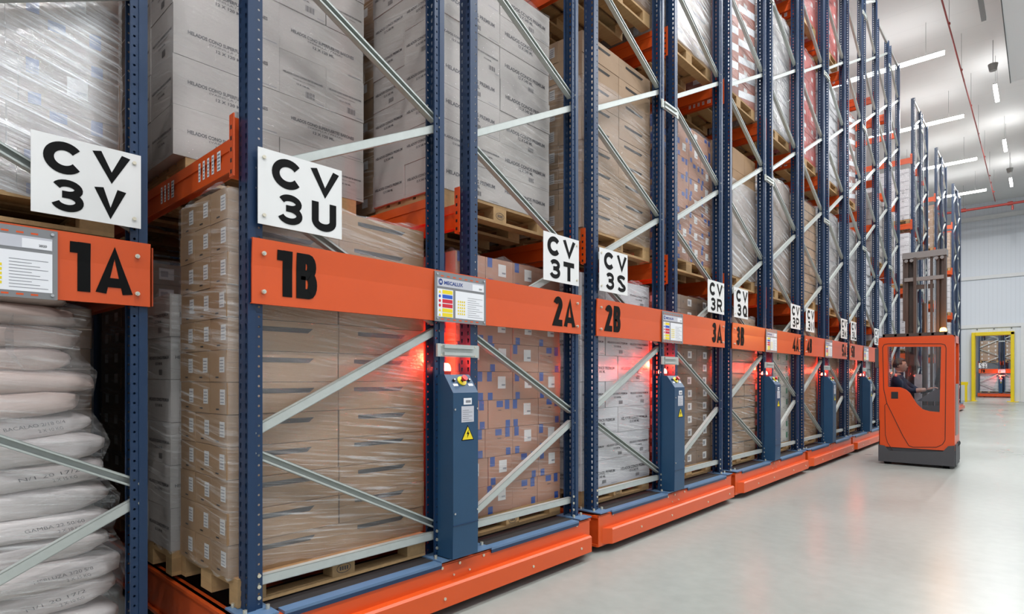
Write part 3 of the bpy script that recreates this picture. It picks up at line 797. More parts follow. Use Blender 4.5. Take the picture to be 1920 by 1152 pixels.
def cabinet_parts(r):
    c = MB(); ya, yb = 1.226, 1.446; xb, xf = -.045, .142
    c.prism([(xb, .352), (xf - .004, .352), (xf, .56), (xf, 1.405), (xf - .085, 1.522), (xb, 1.522)], 1, ya, yb, 'blue_cabinet')
    c.box(xb, xf + .004, ya + .001, yb - .001, .56, .566, 'blue_steel')
    for yy in (ya + .012, yb - .012):
        for zz in (1.30, .64): c.cyl((xf, yy, zz), (xf + .008, yy, zz), .007, 'chrome', 8)
    cab = c.build('control_cabinet', r, label='tall navy control cabinet with slanted top panel')
    # warning sign etc. on front
    s = MB(); e = xf + .0015; cy = (ya + yb) / 2 + .015
    s.quad([(e, cy - .056, 1.098), (e, cy + .056, 1.098), (e, cy, 1.196)], 'black_paint')
    s.quad([(e + .001, cy - .047, 1.103), (e + .001, cy + .047, 1.103), (e + .001, cy, 1.186)], 'sticker_yellow')
    s.quad([(e + .002, cy + .008, 1.168), (e + .002, cy - .012, 1.138), (e + .002, cy - .001, 1.138), (e + .002, cy - .008, 1.110), (e + .002, cy + .014, 1.146), (e + .002, cy + .003, 1.146)], 'black_paint')
    s.build('voltage_warning_sign', cab, label='yellow triangle with black lightning bolt')
    s = MB(); s.qx(e, cy - .055, cy + .055, 1.215, 1.318, 'plate_light')
    for k in range(6): s.qx(e + .001, cy - .045, cy + .04 - (k % 2) * .03, 1.225 + k * .013, 1.228 + k * .013, 'print_grey')
    s.build('rating_plate', cab)
    s = MB(); s.qx(e, cy - .036, cy + .036, 1.328, 1.370, 'paper'); s.qx(e + .001, cy - .018, cy + .026, 1.340, 1.356, 'print_grey'); s.build('number_tag', cab)
    # slanted panel controls
    d = Vector((.085, 0, -.117)).normalized(); nrm = Vector((.117, 0, .085)).normalized(); o = Vector((xf - .085, (ya + yb) / 2 + .01, 1.522)) + d * .055
    m = MB(); m.cyl(o, o + nrm * .008, .034, 'sticker_yellow', 20); m.build('emergency_stop_plate', cab)
    m = MB(); m.cyl(o + nrm * .008, o + nrm * .028, .010, 'black_rubber', 12); m.cyl(o + nrm * .026, o + nrm * .044, .019, 'red_plastic', 18, r2=.021); m.build('emergency_stop_button', cab)
    for s_ in (-1, 1):
        q = o + Vector((0, s_ * .066, 0)); m = MB(); m.cyl(q - d * .006, q - d * .006 + nrm * .012, .010, 'black_rubber', 12); m.cyl(q - d * .006 + nrm * .012, q - d * .006 + nrm * .016, .006, 'chrome', 10)
        a = q + d * .028 + nrm * .001; u = Vector(YV) * .020; m.add([a - u - d * .009, a + u - d * .009, a + u + d * .009, a - u + d * .009], [(0, 1, 2, 3)], 'paper'); m.build('switch', cab)
    # beacon
    m = MB(); bx, by = -.035, (ya + yb) / 2 - .03
    m.cyl((bx, by, 1.522), (bx, by, 1.545), .045, 'clear_dome', 20); m.build('beacon_base', cab)
    m = MB(); m.lathe((bx, by, 1.545), [(.045, 0), (.046, .018), (.040, .04), (.028, .052), (.0, .054)], 'beacon_hot', 18)
    m.build('beacon_lamp', cab, label='glowing red beacon')

# rack prototypes
LV1 = [.337, 2.70, 5.13, 7.60]
LV2 = [.337, 2.25, 4.25, 6.22, 8.22]
rackA = make_rack(10.45, LV1, 2, True)
rackB = make_rack(10.03, LV2, 2, False)
def add_letters(r, x, y0, y1, z0, z1, l1, l2, boltside, name='location_sign'):
    m = MB(); m.box(x, x + .004, y0, y1, z0, z1, 'sign_white')
    o = m.build(name, r, label='white sign with black letters %s %s' % (l1, l2))
    e = x + .0052; W = y1 - y0; H = z1 - z0
    k0 = .11 if boltside > 0 else .15
    def ch(c, yc, zc, w):
        hh = H * .405; t = MB()
        for k_, q in glyph_faces(c, w, hh, {'3': .033, 'S': .033, 'M': .029, 'N': .031, 'R': .031, 'P': .031}.get(c, .040)): t.quad([(e + k_ * .0004, yc - w / 2 + a, zc - hh / 2 + b) for a, b in q], 'black_paint')
        t.build('letter' if c.isalpha() else 'digit', o)
    yc1 = y0 + W * (.28 if boltside > 0 else .33); yc2 = y0 + W * (.70 if boltside > 0 else .77)
    ch(l1[0], yc1, z0 + H * .735, W * .36); ch(l1[1], yc2 + .005, z0 + H * .735, W * .37)
    ch(l2[0], yc1 + .012, z0 + H * .265, W * .29)
    ch(l2[1], yc2, z0 + H * .265, W * (.31 if l2[1] != '1' else .12))
    b = MB(); yb_ = y1 - .03 if boltside > 0 else y0 + .03
    for zz in (z0 + .045, z1 - .045): b.cyl((x + .004, yb_, zz), (x + .012, yb_, zz), .009, 'zinc_bolt', 8)
    b.build('bolts', o)
def board_text(r, txt, side, x=.0235):
    m = MB(); z = 2.033; h = .235
    # the board has an added shading fold: lay the letters 1.5 mm clear of its front
    ws = {'1': .082, 'A': .155, 'B': .118}; gap = .022
    wid = sum(ws.get(c, .118) for c in txt) + gap; y = .135 if side < 0 else RL - .075 - wid
    for c in txt:
        w_ = ws.get(c, .118)
        for k_, q in glyph_faces(c, w_, h, .052 if c != 'A' else .046):
            pts = []
            # split each stroke piece at the added fold of the board
            for part in (0, 1):
                pp = []
                n = len(q)
                for i in range(n):
                    (a0, b0), (a1, b1) = q[i], q[(i + 1) % n]; zf = 2.058 - 1.915
                    ins0 = (b0 <= zf) if part == 0 else (b0 >= zf); ins1 = (b1 <= zf) if part == 0 else (b1 >= zf)
                    if ins0: pp.append((a0, b0))
                    if ins0 != ins1 and abs(b1 - b0) > 1e-9: t_ = (zf - b0) / (b1 - b0); pp.append((a0 + (a1 - a0) * t_, zf))
                if len(pp) >= 3: m.quad([(x + max(0, 1.915 + b - 2.058) * (.008 / .132) + .0012 + k_ * .0004, y + a, 1.915 + b) for a, b in pp], 'black_paint')
        y += w_ + gap
    m.build('rack_number', r, label='large black number %s' % txt)
SIGNS = [('3U', '3T', '1B', '2A'), ('3S', '3R', '2B', '3A'), ('3Q', '3P', '3B', '4A'), ('3N', '3M', '4B', '5A'), ('3L', '3K', '5B', '6A')]
def dress_rack(r, s):
    add_letters(r, .030, .034, .500, 2.262, 2.640, 'CV', s[0], -1)
    add_letters(r, .030, 2.262, 2.728, 2.262, 2.640, 'CV', s[1], 1)
    board_text(r, s[2], -1); board_text(r, s[3], 1)
Y0 = 1.278
racks = []; protoA = rackA
for k in range(5):
    r = protoA if k == 0 else None
    racks.append(r)
clean_children = list(protoA.children_recursive)
for k in range(1, 5):
    c = dup(protoA, (-D, Y0 + 3.0 * k, 0)); racks[k] = c
rm = dup(protoA, (-3.45, -1.767, 0))                 # the recessed rack marked 1A
racksB = []
EXTRA = dup(protoA, (-3.78, 0, 0)); 
for i, yk in enumerate((16.2, 21.48, 26.68, 32.1)):
    c = rackB if i == 0 else dup(rackB)
    c.location = (-D, yk, 0); racksB.append(c)
protoA.location = (-D, Y0, 0)
for k in range(5): dress_rack(racks[k], SIGNS[k])
for k, s in enumerate(SIGNS):
    racks[k]['label'] = 'blue and orange pallet rack with boards %s and %s and sign CV %s' % (s[2], s[3], s[0])
    racks[k]['group'] = 'racks with lettered boards'
# the 1A rack: move its plate, and its board reads 1A
for ch in list(rm.children):
    nm_ = ch.name.split('.')[0]
    if nm_ in ('upright', 'brace', 'frame_bolts', 'joining_bracket', 'rear_frame'): ch.location.z -= .335 if nm_ in ('upright', 'rear_frame') else .27
    if nm_ in ('base_frame', 'foot_plate', 'control_cabinet'):
        for g_ in ch.children_recursive: bpy.data.objects.remove(g_)
        bpy.data.objects.remove(ch); continue
    if ch.name.startswith('instruction_plate'):
        ch.location.y += .76
    if ch.name.startswith('control_cabinet') or (ch.name.startswith('joining_bracket')):
        pass
add_letters(rm, .030, 2.287, 2.727, 2.260, 2.632, 'CV', '3V', 1); board_text(rm, '1A', 1)
rm['label'] = 'blue pallet rack with board 1A and sign CV 3V, nearest at left'; rm['group'] = 'racks with lettered boards'
for c, l in zip(racksB, ('blue mobile pallet rack just behind the orange truck, after the lettered racks', 'blue mobile pallet rack standing alone, second from the far end', 'blue mobile pallet rack beyond the truck mast, last but one', 'farthest blue mobile pallet rack in the aisle, nearest the far wall')):
    c['label'] = l; c['group'] = 'mobile racks without boards'
racksB[1]['label'] = 'blue mobile pallet rack beyond the open gap behind the truck'
# rack in the room beyond the doorway, turned to face the door
EXTRA.rotation_euler.z = -PI / 2; EXTRA.location = (-3.78, 58.6, 0); board_text(EXTRA, '7B', -1)
add_letters(EXTRA, .030, .010, .515, 2.268, 2.650, 'CV', '3G', -1)
EXTRA['label'] = 'pallet rack in the next room seen through the yellow doorway'

# red glow of the beacons
for k in range(0, 5):
    xx = -D if k >= 0 else -3.45; yy = (Y0 + 3 * k if k >= 0 else -1.767)
    l = bpy.data.lights.new('beacon_light', 'POINT'); l.energy = 20 if k < 2 else 11; l.color = (1, .04, .02); l.shadow_soft_size = .03
    o = bpy.data.objects.new('beacon_light', l); o.location = (xx - .116, yy + 1.290, 1.64); COL.objects.link(o)
l = bpy.data.lights.new('beacon_light', 'POINT'); l.energy = 20; l.color = (1, .04, .02)
o = bpy.data.objects.new('beacon_light', l); o.location = (-3.78 + 1.33, 58.4, 1.7); COL.objects.link(o)

# ------------------------------------------------------------------ loads in the racks
CODE = {-1: (None, '1A'), 0: ('1B', '2A'), 1: ('2B', '3A'), 2: ('3B', '4A'), 3: ('4B', '5A'), 4: ('5B', '6A')}
LVN = ['bottom level', 'second level', 'third level', 'fourth level']
COLN = ['aisle column', 'second column', 'third column', 'fourth column', 'fifth column', 'sixth column']
STN = {'midblue': 'brown cartons with labels under shiny film', 'helongb': 'grey cartons with long printed lines', 'tan': 'tan cartons with dark torn strips', 'tanp': 'pale tan cartons with dark strips', 'helados': 'grey printed cartons', 'helong': 'grey cartons with long printed lines',
       'white': 'white printed cartons', 'pink': 'reddish cartons with blue tape', 'brown': 'dark brown cartons with white labels', 'browner': 'brown taped cartons',
       'lines': 'tan cartons with dark seams', 'redwhite': 'red and white striped cartons', 'red': 'red cartons', 'green': 'pale cartons with green tape',
       'labelled': 'tan taped cartons', 'plainwhite': 'white cartons', 'plain': 'plain brown cartons'}
_lc = {}
def get_load(style, h, full, film, depth=1.22, seed=1, skip=0, taper=0, width=.80):
    key = (style, h, full, film, depth, seed if full else 1, skip, taper, width)
    if key in _lc: return dup(_lc[key])
    o = make_load(style, h, depth=depth, full=full, film=film, seed=seed, skip_top=skip, taper=taper, width=width); _lc[key] = o
    return o
_pf = {True: [PAL_FULL, False], False: [PAL_LOW, False]}
def get_pallet(full):
    e = _pf[full]
    if not e[1]: e[1] = True; return e[0]
    return dup(e[0])
def place(k, frame, lev, col, style, h, full=False, film='stretch_film', y=None, depth=1.22, x=None, two=False, skip=0, taper=0, base=None, where=None, LV=LV1, seed=None, width=.80, px=None):
    """k rack index, frame 0 = B, 1 = A (local), lev, col from the aisle"""
    ox, oy = (-D, Y0 + 3 * k) if k >= 0 else (-3.45, -1.767)
    if base: ox, oy = base
    a = FR[frame][0]
    yy = oy + (a + .02 if y is None else y); xx = ox - .14 - (col % 3) * .885 - (col // 3) * BAY if x is None else x
    z = LV[lev] + (.003 if lev else .010)
    if col > 2 and x is None: xx -= .04
    code = where or ('bay %s' % CODE[k][frame])
    if where and LV is LV2: code = where
    nm = '%s of %s, %s' % (LVN[lev] if LV is LV1 else ['bottom level', 'second level', 'third level', 'fourth level', 'top level'][lev], code, COLN[col])
    p = get_pallet(full); p.location = (px or xx, yy + (depth - 1.2) / 2, z)
    tag(p, 'wooden pallet, ' + nm, 'pallet', 'wooden pallets in the racks')
    zt = z + .144
    if two:
        p['label'] = 'lower of two stacked pallets, ' + nm
        q = get_pallet(full); q.location = (xx + .015, yy + .01, zt); tag(q, 'upper of two stacked pallets, ' + nm, 'pallet', 'wooden pallets in the racks'); zt += .144
    if style is None: return zt
    if seed is None: seed = 100 + k * 7 + frame * 3 + lev
    o = get_load(style, h, full, film, depth, seed, skip, taper, width)
    o.location = (xx, yy, zt + .001)
    tag(o, 'wrapped %s, %s' % (STN[style], nm), 'carton load', 'wrapped loads in the racks')
    return o
FL, FH = 'stretch_film_light', 'stretch_film_heavy'
# near racks, front column, with every carton its own part
place(0, 0, 0, 0, 'tan', 1.975, True, depth=1.26, y=-.045, width=.64, x=-3.035, px=-2.985)
place(0, 0, 0, 1, 'helados', 1.50, True, x=-3.755, y=-.075)
place(0, 0, 0, 2, 'brown', 1.85)
place(0, 0, 1, 0, 'helongb', 1.83, True, FL, y=-.02, depth=1.34, x=-3.88)
place(0, 0, 1, 1, 'browner', 1.75, x=-4.74)
place(0, 1, 0, 0, 'pink', 1.9, True, FL, y=1.50, depth=1.20)
place(0, 1, 0, 1, 'brown', 1.7)
place(0, 1, 1, 0, 'helados', 1.75, True, FL, y=1.46, depth=1.24, x=-3.16)
place(0, 1, 1, 1, 'labelled', 1.9, x=-4.03)
place(0, 1, 1, 2, 'brown', 1.9, x=-4.9)
place(1, 0, 0, 0, 'white', 1.95, True, y=.0, depth=1.22)
place(1, 0, 0, 1, 'helados', 1.75)
place(1, 0, 1, 0, 'tanp', 1.75, True, FH if 0 else 'stretch_film', taper=.5)
place(1, 0, 1, 1, 'browner', 1.9)
place(1, 1, 0, 0, 'brown', 1.95, False, FL)
place(1, 1, 0, 1, 'labelled', 1.9)
place(1, 1, 1, 0, 'pink', 1.55, False)
place(1, 1, 1, 1, 'plain', 1.3)
place(2, 0, 0, 0, 'lines', 1.85, False)
place(2, 0, 1, 0, 'plain', 1.7, False, FH, taper=.9)
place(2, 1, 0, 0, 'green', 1.75, False, FL)
place(2, 1, 0, 1, 'plain', 1.9, y=1.6)
place(2, 1, 1, 0, 'plain', 1.7, False, FH)
place(3, 0, 0, 0, 'plain', 1.9, False, y=.08)
place(3, 0, 1, 0, 'lines', 1.7, False, FL)
place(3, 1, 0, 0, 'plain', 1.8, False, FL)
place(3, 1, 1, 0, 'helados', 1.8, False, FH)
place(4, 0, 0, 0, 'labelled', 1.8, False)
place(4, 0, 1, 0, 'helados', 1.8, False, FH)
place(4, 1, 0, 0, 'white', 1.6, False, FL)
place(4, 1, 1, 0, 'plainwhite', 1.6, False, FL)
# upper levels
UP = {(0, 0, 2): 'labelled', (0, 1, 2): 'brown', (1, 0, 2): 'browner', (1, 1, 2): 'tanp', (2, 0, 2): 'redwhite', (2, 1, 2): 'helados', (3, 0, 2): 'red', (3, 1, 2): 'plainwhite', (4, 0, 2): 'redwhite', (4, 1, 2): None,
      (1, 0, 3): 'plain', (1, 1, 3): 'helados', (2, 0, 3): 'redwhite', (2, 1, 3): 'red', (3, 0, 3): 'red', (3, 1, 3): 'red', (4, 0, 3): None, (4, 1, 3): None}
for (k, f, l), s in UP.items():
    if s is None: continue
    if k == 0: continue
    place(k, f, l, 0, s, 1.85 if l == 2 else 1.7, False, FH if s in ('helados', 'tanp') else 'stretch_film')
for k, f, l, s in ((1, 0, 2, 'browner'), (1, 1, 2, 'labelled'), (2, 0, 2, 'redwhite'), (2, 1, 2, 'red'), (3, 0, 2, 'red'), (3, 1, 2, 'red'), (2, 0, 1, 'labelled'), (2, 1, 1, 'pink'), (3, 0, 1, 'labelled'), (3, 1, 1, 'redwhite'), (4, 0, 1, 'white'), (2, 0, 0, 'brown'), (3, 0, 0, 'white'), (3, 1, 0, 'lines'), (4, 0, 0, 'plain'), (4, 0, 2, 'red')):
    place(k, f, l, 1, s, 1.75)
rf = random.Random(11); have = {}  # deep loads added to keep light from entering behind the racks
for k in range(0, 5):
    for f in (0, 1):
        for l in (0, 1, 2):
            for c in (2, 3, 4):
                if c == 2 and k < 2 and l < 2: continue
                if rf.random() < .12: continue
                place(k, f, l, c, rf.choice(['brown', 'browner', 'labelled', 'helados', 'plain', 'pink', 'red', 'white']), rf.choice([1.55, 1.75]), film=None if c > 2 else 'stretch_film')
# the 1A rack: sacks below, cartons above
LVM = [.03, 2.08, 5.13]
place(-1, 1, 1, 0, 'midblue', 1.10, True, 'stretch_film_heavy', LV=LVM, two=True, y=1.44, depth=1.24, where='bay 1A')
place(-1, 1, 1, 1, 'brown', .80, LV=LVM, where='bay 1A')
place(-1, 1, 0, 1, 'browner', 1.75, LV=LVM, where='bay 1A', y=1.53)
place(-1, 1, 0, 2, 'brown', 1.6, LV=LVM, where='bay 1A', y=1.53)
# beams of the 1A rack sit lower: shift second-level beams
for ch in rm.children:
    if ch.name.startswith('load_beam') and abs(ch.data.vertices[7].co.z) < 3.2 and max(v.co.z for v in ch.data.vertices) < 3.2:
        ch.location.z -= .62
for l in (0, 1, 2):  # loads added here to block stray light around the sacks
    for f in (0, 1):
        for c in (0, 1, 2):
            if f == 1 and l < 2 and c < (3 if l == 0 else 2): continue
            place(-1, f, l, c, 'brown' if (l + c) % 2 else 'browner', 1.55, LV=LVM, where='bay 1A' if f else 'unseen bay beside 1A, added light blocker', film=None if c else 'stretch_film')
# sacks
pal = get_pallet(True); pal.location = (-3.60, -.27, .03); tag(pal, 'wooden pallet under the white sacks on bottom level of bay 1A', 'pallet', 'wooden pallets in the racks')
zz = .18; row = 0
rs = random.Random(3)
hs = [.135, .13, .13, .125, .12, .13, .12, .125, .11, .115, .115, .11, .11, .105, .10]
for row, hh in enumerate(hs):
    top = row / len(hs)
    yend = .93 - .26 * (top ** 1.2)
    for c in range(2):
        m = sack_mesh(.76, .70, hh * 1.22, row * 5 + c, 'sack' if row < 9 else 'sack_pink')
        yc = (yend - .33 - c * .62) + rs.uniform(-.03, .03)
        # hand-written lines on the face towards the aisle
        if row in (0, 1, 2, 4, 6, 8) and c == 0:
            pass
        o = m.build('plastic_sack'); o.location = (-4.005 + rs.uniform(-.02, .02), yc, zz + hh / 2); o.rotation_euler = (rs.uniform(-.09, .09), 0, rs.uniform(-.07, .07))
        side = 'right' if c == 0 else 'left'
        ordn = ['bottom', 'second', 'third', 'fourth', 'fifth', 'sixth', 'seventh', 'eighth', 'ninth', 'tenth', 'eleventh', 'twelfth', 'thirteenth', 'fourteenth', 'top'][row]
        tag(o, '%s plastic sack, %s layer of the stack under board 1A, %s one' % ('white' if row < 9 else 'pinkish', ordn, side), 'sack', 'plastic sacks stacked under board 1A')
        if row in (0, 1, 2, 4, 6, 8) and c == 0:
            t = MB(); xx = .394
            t.text(['GAMBON 4-6', 'MERLUZA 3/20 5/8', 'GAMBA 22 50/60', 'N/1 20 17/2', 'BACALAO 2/18 0/4', 'MANDI 00 30/2'][row // 2 + (row % 2) * 3 if row < 2 else row // 2], (xx, .08, .012), (0, .995, .06), (0, -.3, .95), w=.24, h=.017, m='print_dark', bold=-.005)
            t.text(['2 X 10 KG', '2 X 15 KG'][row // 2 % 2], (xx, .14, -.014), (0, .995, .06), (0, -.3, .95), w=.10, h=.016, m='print_dark', bold=-.005); ot = t.build('handwriting', o)
    zz += hh

fw = film_shell('stretch_film', .86, 1.32, .178, 1.80, None, 'stretch_film', amp=.02, seed=9)
fw.location = (-3.565, -.44, 0); tag(fw, 'clear shiny film wrapped around the white plastic sacks under board 1A', 'stretch film')
for v in fw.data.vertices:
    t_ = max(0, min(1, (v.co.z - .16) / 1.5))
    if v.co.y > 1.0: v.co.y += .075 - .22 * t_ ** 1.2 + .03 * math.sin(v.co.z * 50)
    if v.co.x > -.1: v.co.x += .012 * math.sin(v.co.z * 50)
# ------------------------------------------------------------------ loads of the far racks
names = ['rack behind the truck', 'rack past the gap', 'last but one rack', 'farthest rack']
FARL = [['plain', 'white', 'helados', 'lines', None], ['plainwhite', 'plainwhite', 'plainwhite', 'plainwhite', None], ['plainwhite', 'white', 'plainwhite', 'labelled', None], ['helados', 'plainwhite', 'plainwhite', 'lines', None]]
FARL[1][3] = 'plainwhite'; FARL[2][3] = 'labelled'
for i, yk in enumerate((16.2, 21.48, 26.68, 32.1)):
    for f in (0, 1):
        for l, s in enumerate(FARL[i]):
            if s is None or (i == 0 and l == 3): continue
            for c in ((0, 1) if f == 0 else (0,)):
                place(0, f, l, c, s, 1.55, base=(-D, yk), LV=LV2, film=FL, where=names[i] + (' near frame' if f == 0 else ' far frame'))
for f in (0, 1):   # next room
    s = 'white' if f == 0 else 'helados'
    for l in (0, 1):
        o = get_load('plainwhite' if l == 0 else 'labelled', 1.55, False, FL); o.rotation_euler.z = -PI / 2
        o.location = (-3.78 + FR[f][0] + .02, 58.80, LV1[l] + .145); tag(o, '%s carton load seen through the yellow doorway, %s, %s one' % ('white' if l == 0 else 'tan', LVN[l], 'left' if f == 0 else 'right'), 'carton load', 'loads in the next room')
        p = get_pallet(False); p.rotation_euler.z = -PI / 2; p.location = (-3.78 + FR[f][0] + .02, 58.80, LV1[l]); tag(p, 'wooden pallet seen through the yellow doorway, %s, %s one' % (LVN[l], 'left' if f == 0 else 'right'), 'pallet', 'pallets in the next room')

# ------------------------------------------------------------------ ceiling fittings
def lamp(name, x, y, along_x, ln, on, label, group):
    t = thing(name, label, 'ceiling light', (x, y, 11.72), group)
    h = MB(); d = MB(); w_ = .055
    if along_x: h.box(-ln / 2 - .02, ln / 2 + .02, -w_ + .01, w_ - .01, .0, .03, 'fixture_grey'); d.box(-ln / 2, ln / 2, -w_, w_, -.10, 0, 'lamp_glow' if on else 'plate_light')
    else: h.box(-w_ + .01, w_ - .01, -ln / 2 - .02, ln / 2 + .02, .0, .03, 'fixture_grey'); d.box(-w_, w_, -ln / 2, ln / 2, -.10, 0, 'lamp_glow' if on else 'fixture_grey')
    h.build('housing', t); d.build('diffuser', t); m = MB()
    for s in (-1, 1):
        p = (s * ln * .35, 0) if along_x else (0, s * ln * .35); m.cyl((p[0], p[1], .03), (p[0], p[1], CEIL - 11.72), .006, 'fixture_grey', 6)
    m.build('hanger', t)
ORD = ['overhead nearest the camera', 'first', 'second', 'third', 'fourth', 'fifth', 'sixth', 'seventh']
vis = {20.6: 'unlit grey tube fitting on the ceiling above the aisle', 27.2: 'short lit tube above the aisle, uppermost of the three lit ones', 33.6: 'short lit tube above the aisle, middle of the three lit ones', 40.1: 'short lit tube above the aisle, lowest and farthest'}
for i, (y, on) in enumerate(AISLE_LIGHTS): lamp('aisle_light', AISLE_X, y, False, 1.5, on, vis.get(y, 'lit tube light above the near end of the aisle, %s' % ORD[i % 8]), 'tube lights along the aisle')
for i, y in enumerate((-4.5, 2.5, 9.0, 16.0, 23.0, 30.0)): lamp('side_fill', 3.4, y, False, 1.5, True, 'fill tube added by the right wall, %s from the back wall' % ORD[i + 1], 'fill tubes added by the right wall')  # fittings of the added fill row
vis2 = {22.7: 'long lit strip light crossing the ceiling, uppermost one', 28.7: 'long lit strip light crossing the ceiling, second from the top', 34.7: 'long lit strip light crossing the ceiling, third from the top', 40.8: 'long lit strip light crossing the ceiling, farthest one near the red pipe'}
for i, y in enumerate(CROSS_LIGHTS):
    lamp('strip_light', -3.9, y, True, 3.2, True, vis2.get(y, 'long strip light above the racks, %s from the back' % ORD[i + 1]), 'strip lights crossing above the racks')
def tube(pts, r, m, name, parent=None, n=8):
    mb = MB()
    for a, b in zip(pts, pts[1:]): mb.cyl(a, b, r, m, n)
    return mb.build(name, parent)
sp = thing('sprinkler_pipe', 'thin red pipe running along the ceiling above the aisle', 'pipe')
tube([(-2.0, -6, 11.62), (-2.0, 14, 11.60), (-2.02, 19.4, 11.60), (-2.0, 30, 11.58), (-2.05, 43.3, 11.55)], .022, 'pipe_red', 'pipe', sp)
for q in range(14):
    y = -3 + q * 3.4; MB().cyl((-2.0, y, 11.6), (-2.0, y, CEIL), .006, 'fixture_grey', 6).cyl((-2.0, y - .04, 11.6), (-2.0, y + .04, 11.6), .032, 'pipe_red', 8).build('pipe_hanger', sp)
for q in range(6):
    y = 4 + q * 7; MB().cyl((-2.0, y, 11.5), (-2.0, y, 11.6), .015, 'pipe_red', 8).build('sprinkler_head', sp)
mp_ = thing('main_pipe', 'thick red sprinkler main crossing the hall near the far wall', 'pipe')
tube([(XL + .1, 43.4, 11.30), (XR - .1, 43.4, 11.34)], .07, 'pipe_red', 'pipe', mp_)
tube([(-9, 43.9, 11.55), (-1.2, 43.9, 11.42)], .035, 'pipe_red', 'branch_pipe', mp_)
for x in (-3.5, -1.4, .4): MB().cyl((x - .12, 43.4, 11.33), (x + .12, 43.4, 11.33), .11, 'pipe_red', 12).build('coupling', mp_)
MB().cyl((-1.3, 43.4, 11.2), (-1.3, 43.4, 10.95), .05, 'pipe_red', 8).build('valve', mp_)
for x in (-3.5, .4): MB().cyl((x, 43.4, 11.3), (x, 43.4, CEIL), .012, 'fixture_grey', 6).build('pipe_hanger', mp_)
for y, lab in ((25.4, 'small round ceiling fitting before the uppermost lit tube'), (38.6, 'small round ceiling fitting before the farthest lit tube')):
    m = MB().cyl((-1.26, y, 11.78), (-1.26, y, 12.0), .10, 'fixture_grey', 16, r2=.14).cyl((-1.26, y, 12.0), (-1.26, y, CEIL), .01, 'fixture_grey', 6).build('smoke_detector'); tag(m, lab, 'detector', 'round ceiling fittings')
# air coolers hung at the right edge of the ceiling
def cooler(y0, y1, x0, x1, z0, lab):
    t = thing('air_cooler', lab, 'air cooler', ((x0 + x1) / 2, (y0 + y1) / 2, z0), 'air coolers under the ceiling'); dx, dy = (x1 - x0) / 2, (y1 - y0) / 2; H = CEIL - .02 - z0
    MB().box(-dx, dx, -dy, dy, .03, H, 'cooler_white').build('casing', t)
    MB().box(-dx - .02, -dx, -dy, dy, 0, .07, 'gasket').box(-dx, dx, -dy - .02, -dy, 0, .06, 'gasket').build('edge_trim', t)
    MB().box(-dx + .1, dx, -.02, .02, .012, .03, 'gasket').build('joint_strip', t)
cooler(12.0, 26.3, -.83, 3.2, 11.55, 'large white air cooler casing with dark edge under the ceiling, upper right')
cooler(33.0, 41.0, -.30, 3.2, 10.9, 'white air cooler box with dark edge near the far wall')

# ------------------------------------------------------------------ far wall: yellow door frame etc.
dt = thing('yellow_door_frame', 'bright yellow steel frame around the doorway in the far wall', 'door frame', ((DX0 + DX1) / 2, WFAR, 0))
hw = (DX1 - DX0) / 2
MB().box(-hw - .04, -hw + .14, -.55, .28, 0, DZ + .05, 'yellow_paint').build('post', dt, bevel=.02)
MB().box(hw - .14, hw + .04, -.30, .28, 0, DZ + .05, 'yellow_paint').build('post', dt, bevel=.02)
MB().box(-hw - .04, hw + .04, -.30, .28, DZ - .14, DZ + .08, 'yellow_paint').build('lintel', dt, bevel=.02)
for s in (-1, 1): MB().box(s * hw - .3, s * hw + .25, -.75, .0, 0, .03, 'yellow_paint').build('foot', dt)
for q in range(5):
    m = MB().box(-.03, .03, -.05, 0, 0, .06, 'gasket').build('wall_anchor'); m.location = (-4.9 + q * .85, WFAR, 4.60); tag(m, 'small dark wall anchor above the yellow doorway, %s from left' % ORD[q + 1], 'anchor', 'anchors above the doorway')
# fire extinguisher and low yellow guard rail
g = thing('guard_rail', 'low yellow guard rail beside the doorway', 'guard rail', (-4.4, WFAR - 2.2, 0))
MB().box(-.9, .9, -.05, .05, 1.05, 1.25, 'yellow_paint').build('rail', g, bevel=.01)
for s in (-1, 1): MB().box(s * .8 - .06, s * .8 + .06, -.06, .06, 0, 1.05, 'yellow_paint').build('post', g)
def extinguisher(x, y, s, lab):
    t = thing('fire_extinguisher', lab, 'fire extinguisher', (x, y, 0), 'red extinguishers on the floor')
    MB().lathe((0, 0, 0), [(0, .05), (.17 * s, .05), (.19 * s, .15), (.19 * s, 1.0 * s), (.12 * s, 1.12 * s), (.05 * s, 1.18 * s), (0, 1.18 * s)], 'red_plastic', 16).build('cylinder', t)
    MB().box(-.12 * s, .04 * s, -.03, .03, 1.18 * s, 1.26 * s, 'black_rubber').build('valve', t)
    tube([(.05 * s, 0, 1.22 * s), (.28 * s, 0, 1.0 * s), (.26 * s, 0, .4 * s)], .02, 'black_rubber', 'hose', t)
    MB().cyl((-.2 * s, 0, .1), (.2 * s, 0, .1), .1, 'black_rubber', 12).build('wheels', t)
extinguisher(-3.98, 43.0, 1.05, 'larger red extinguisher standing near the far wall'); extinguisher(-4.15, 40.6, 1.5, 'red extinguisher trolley left of the other, by the last rack')

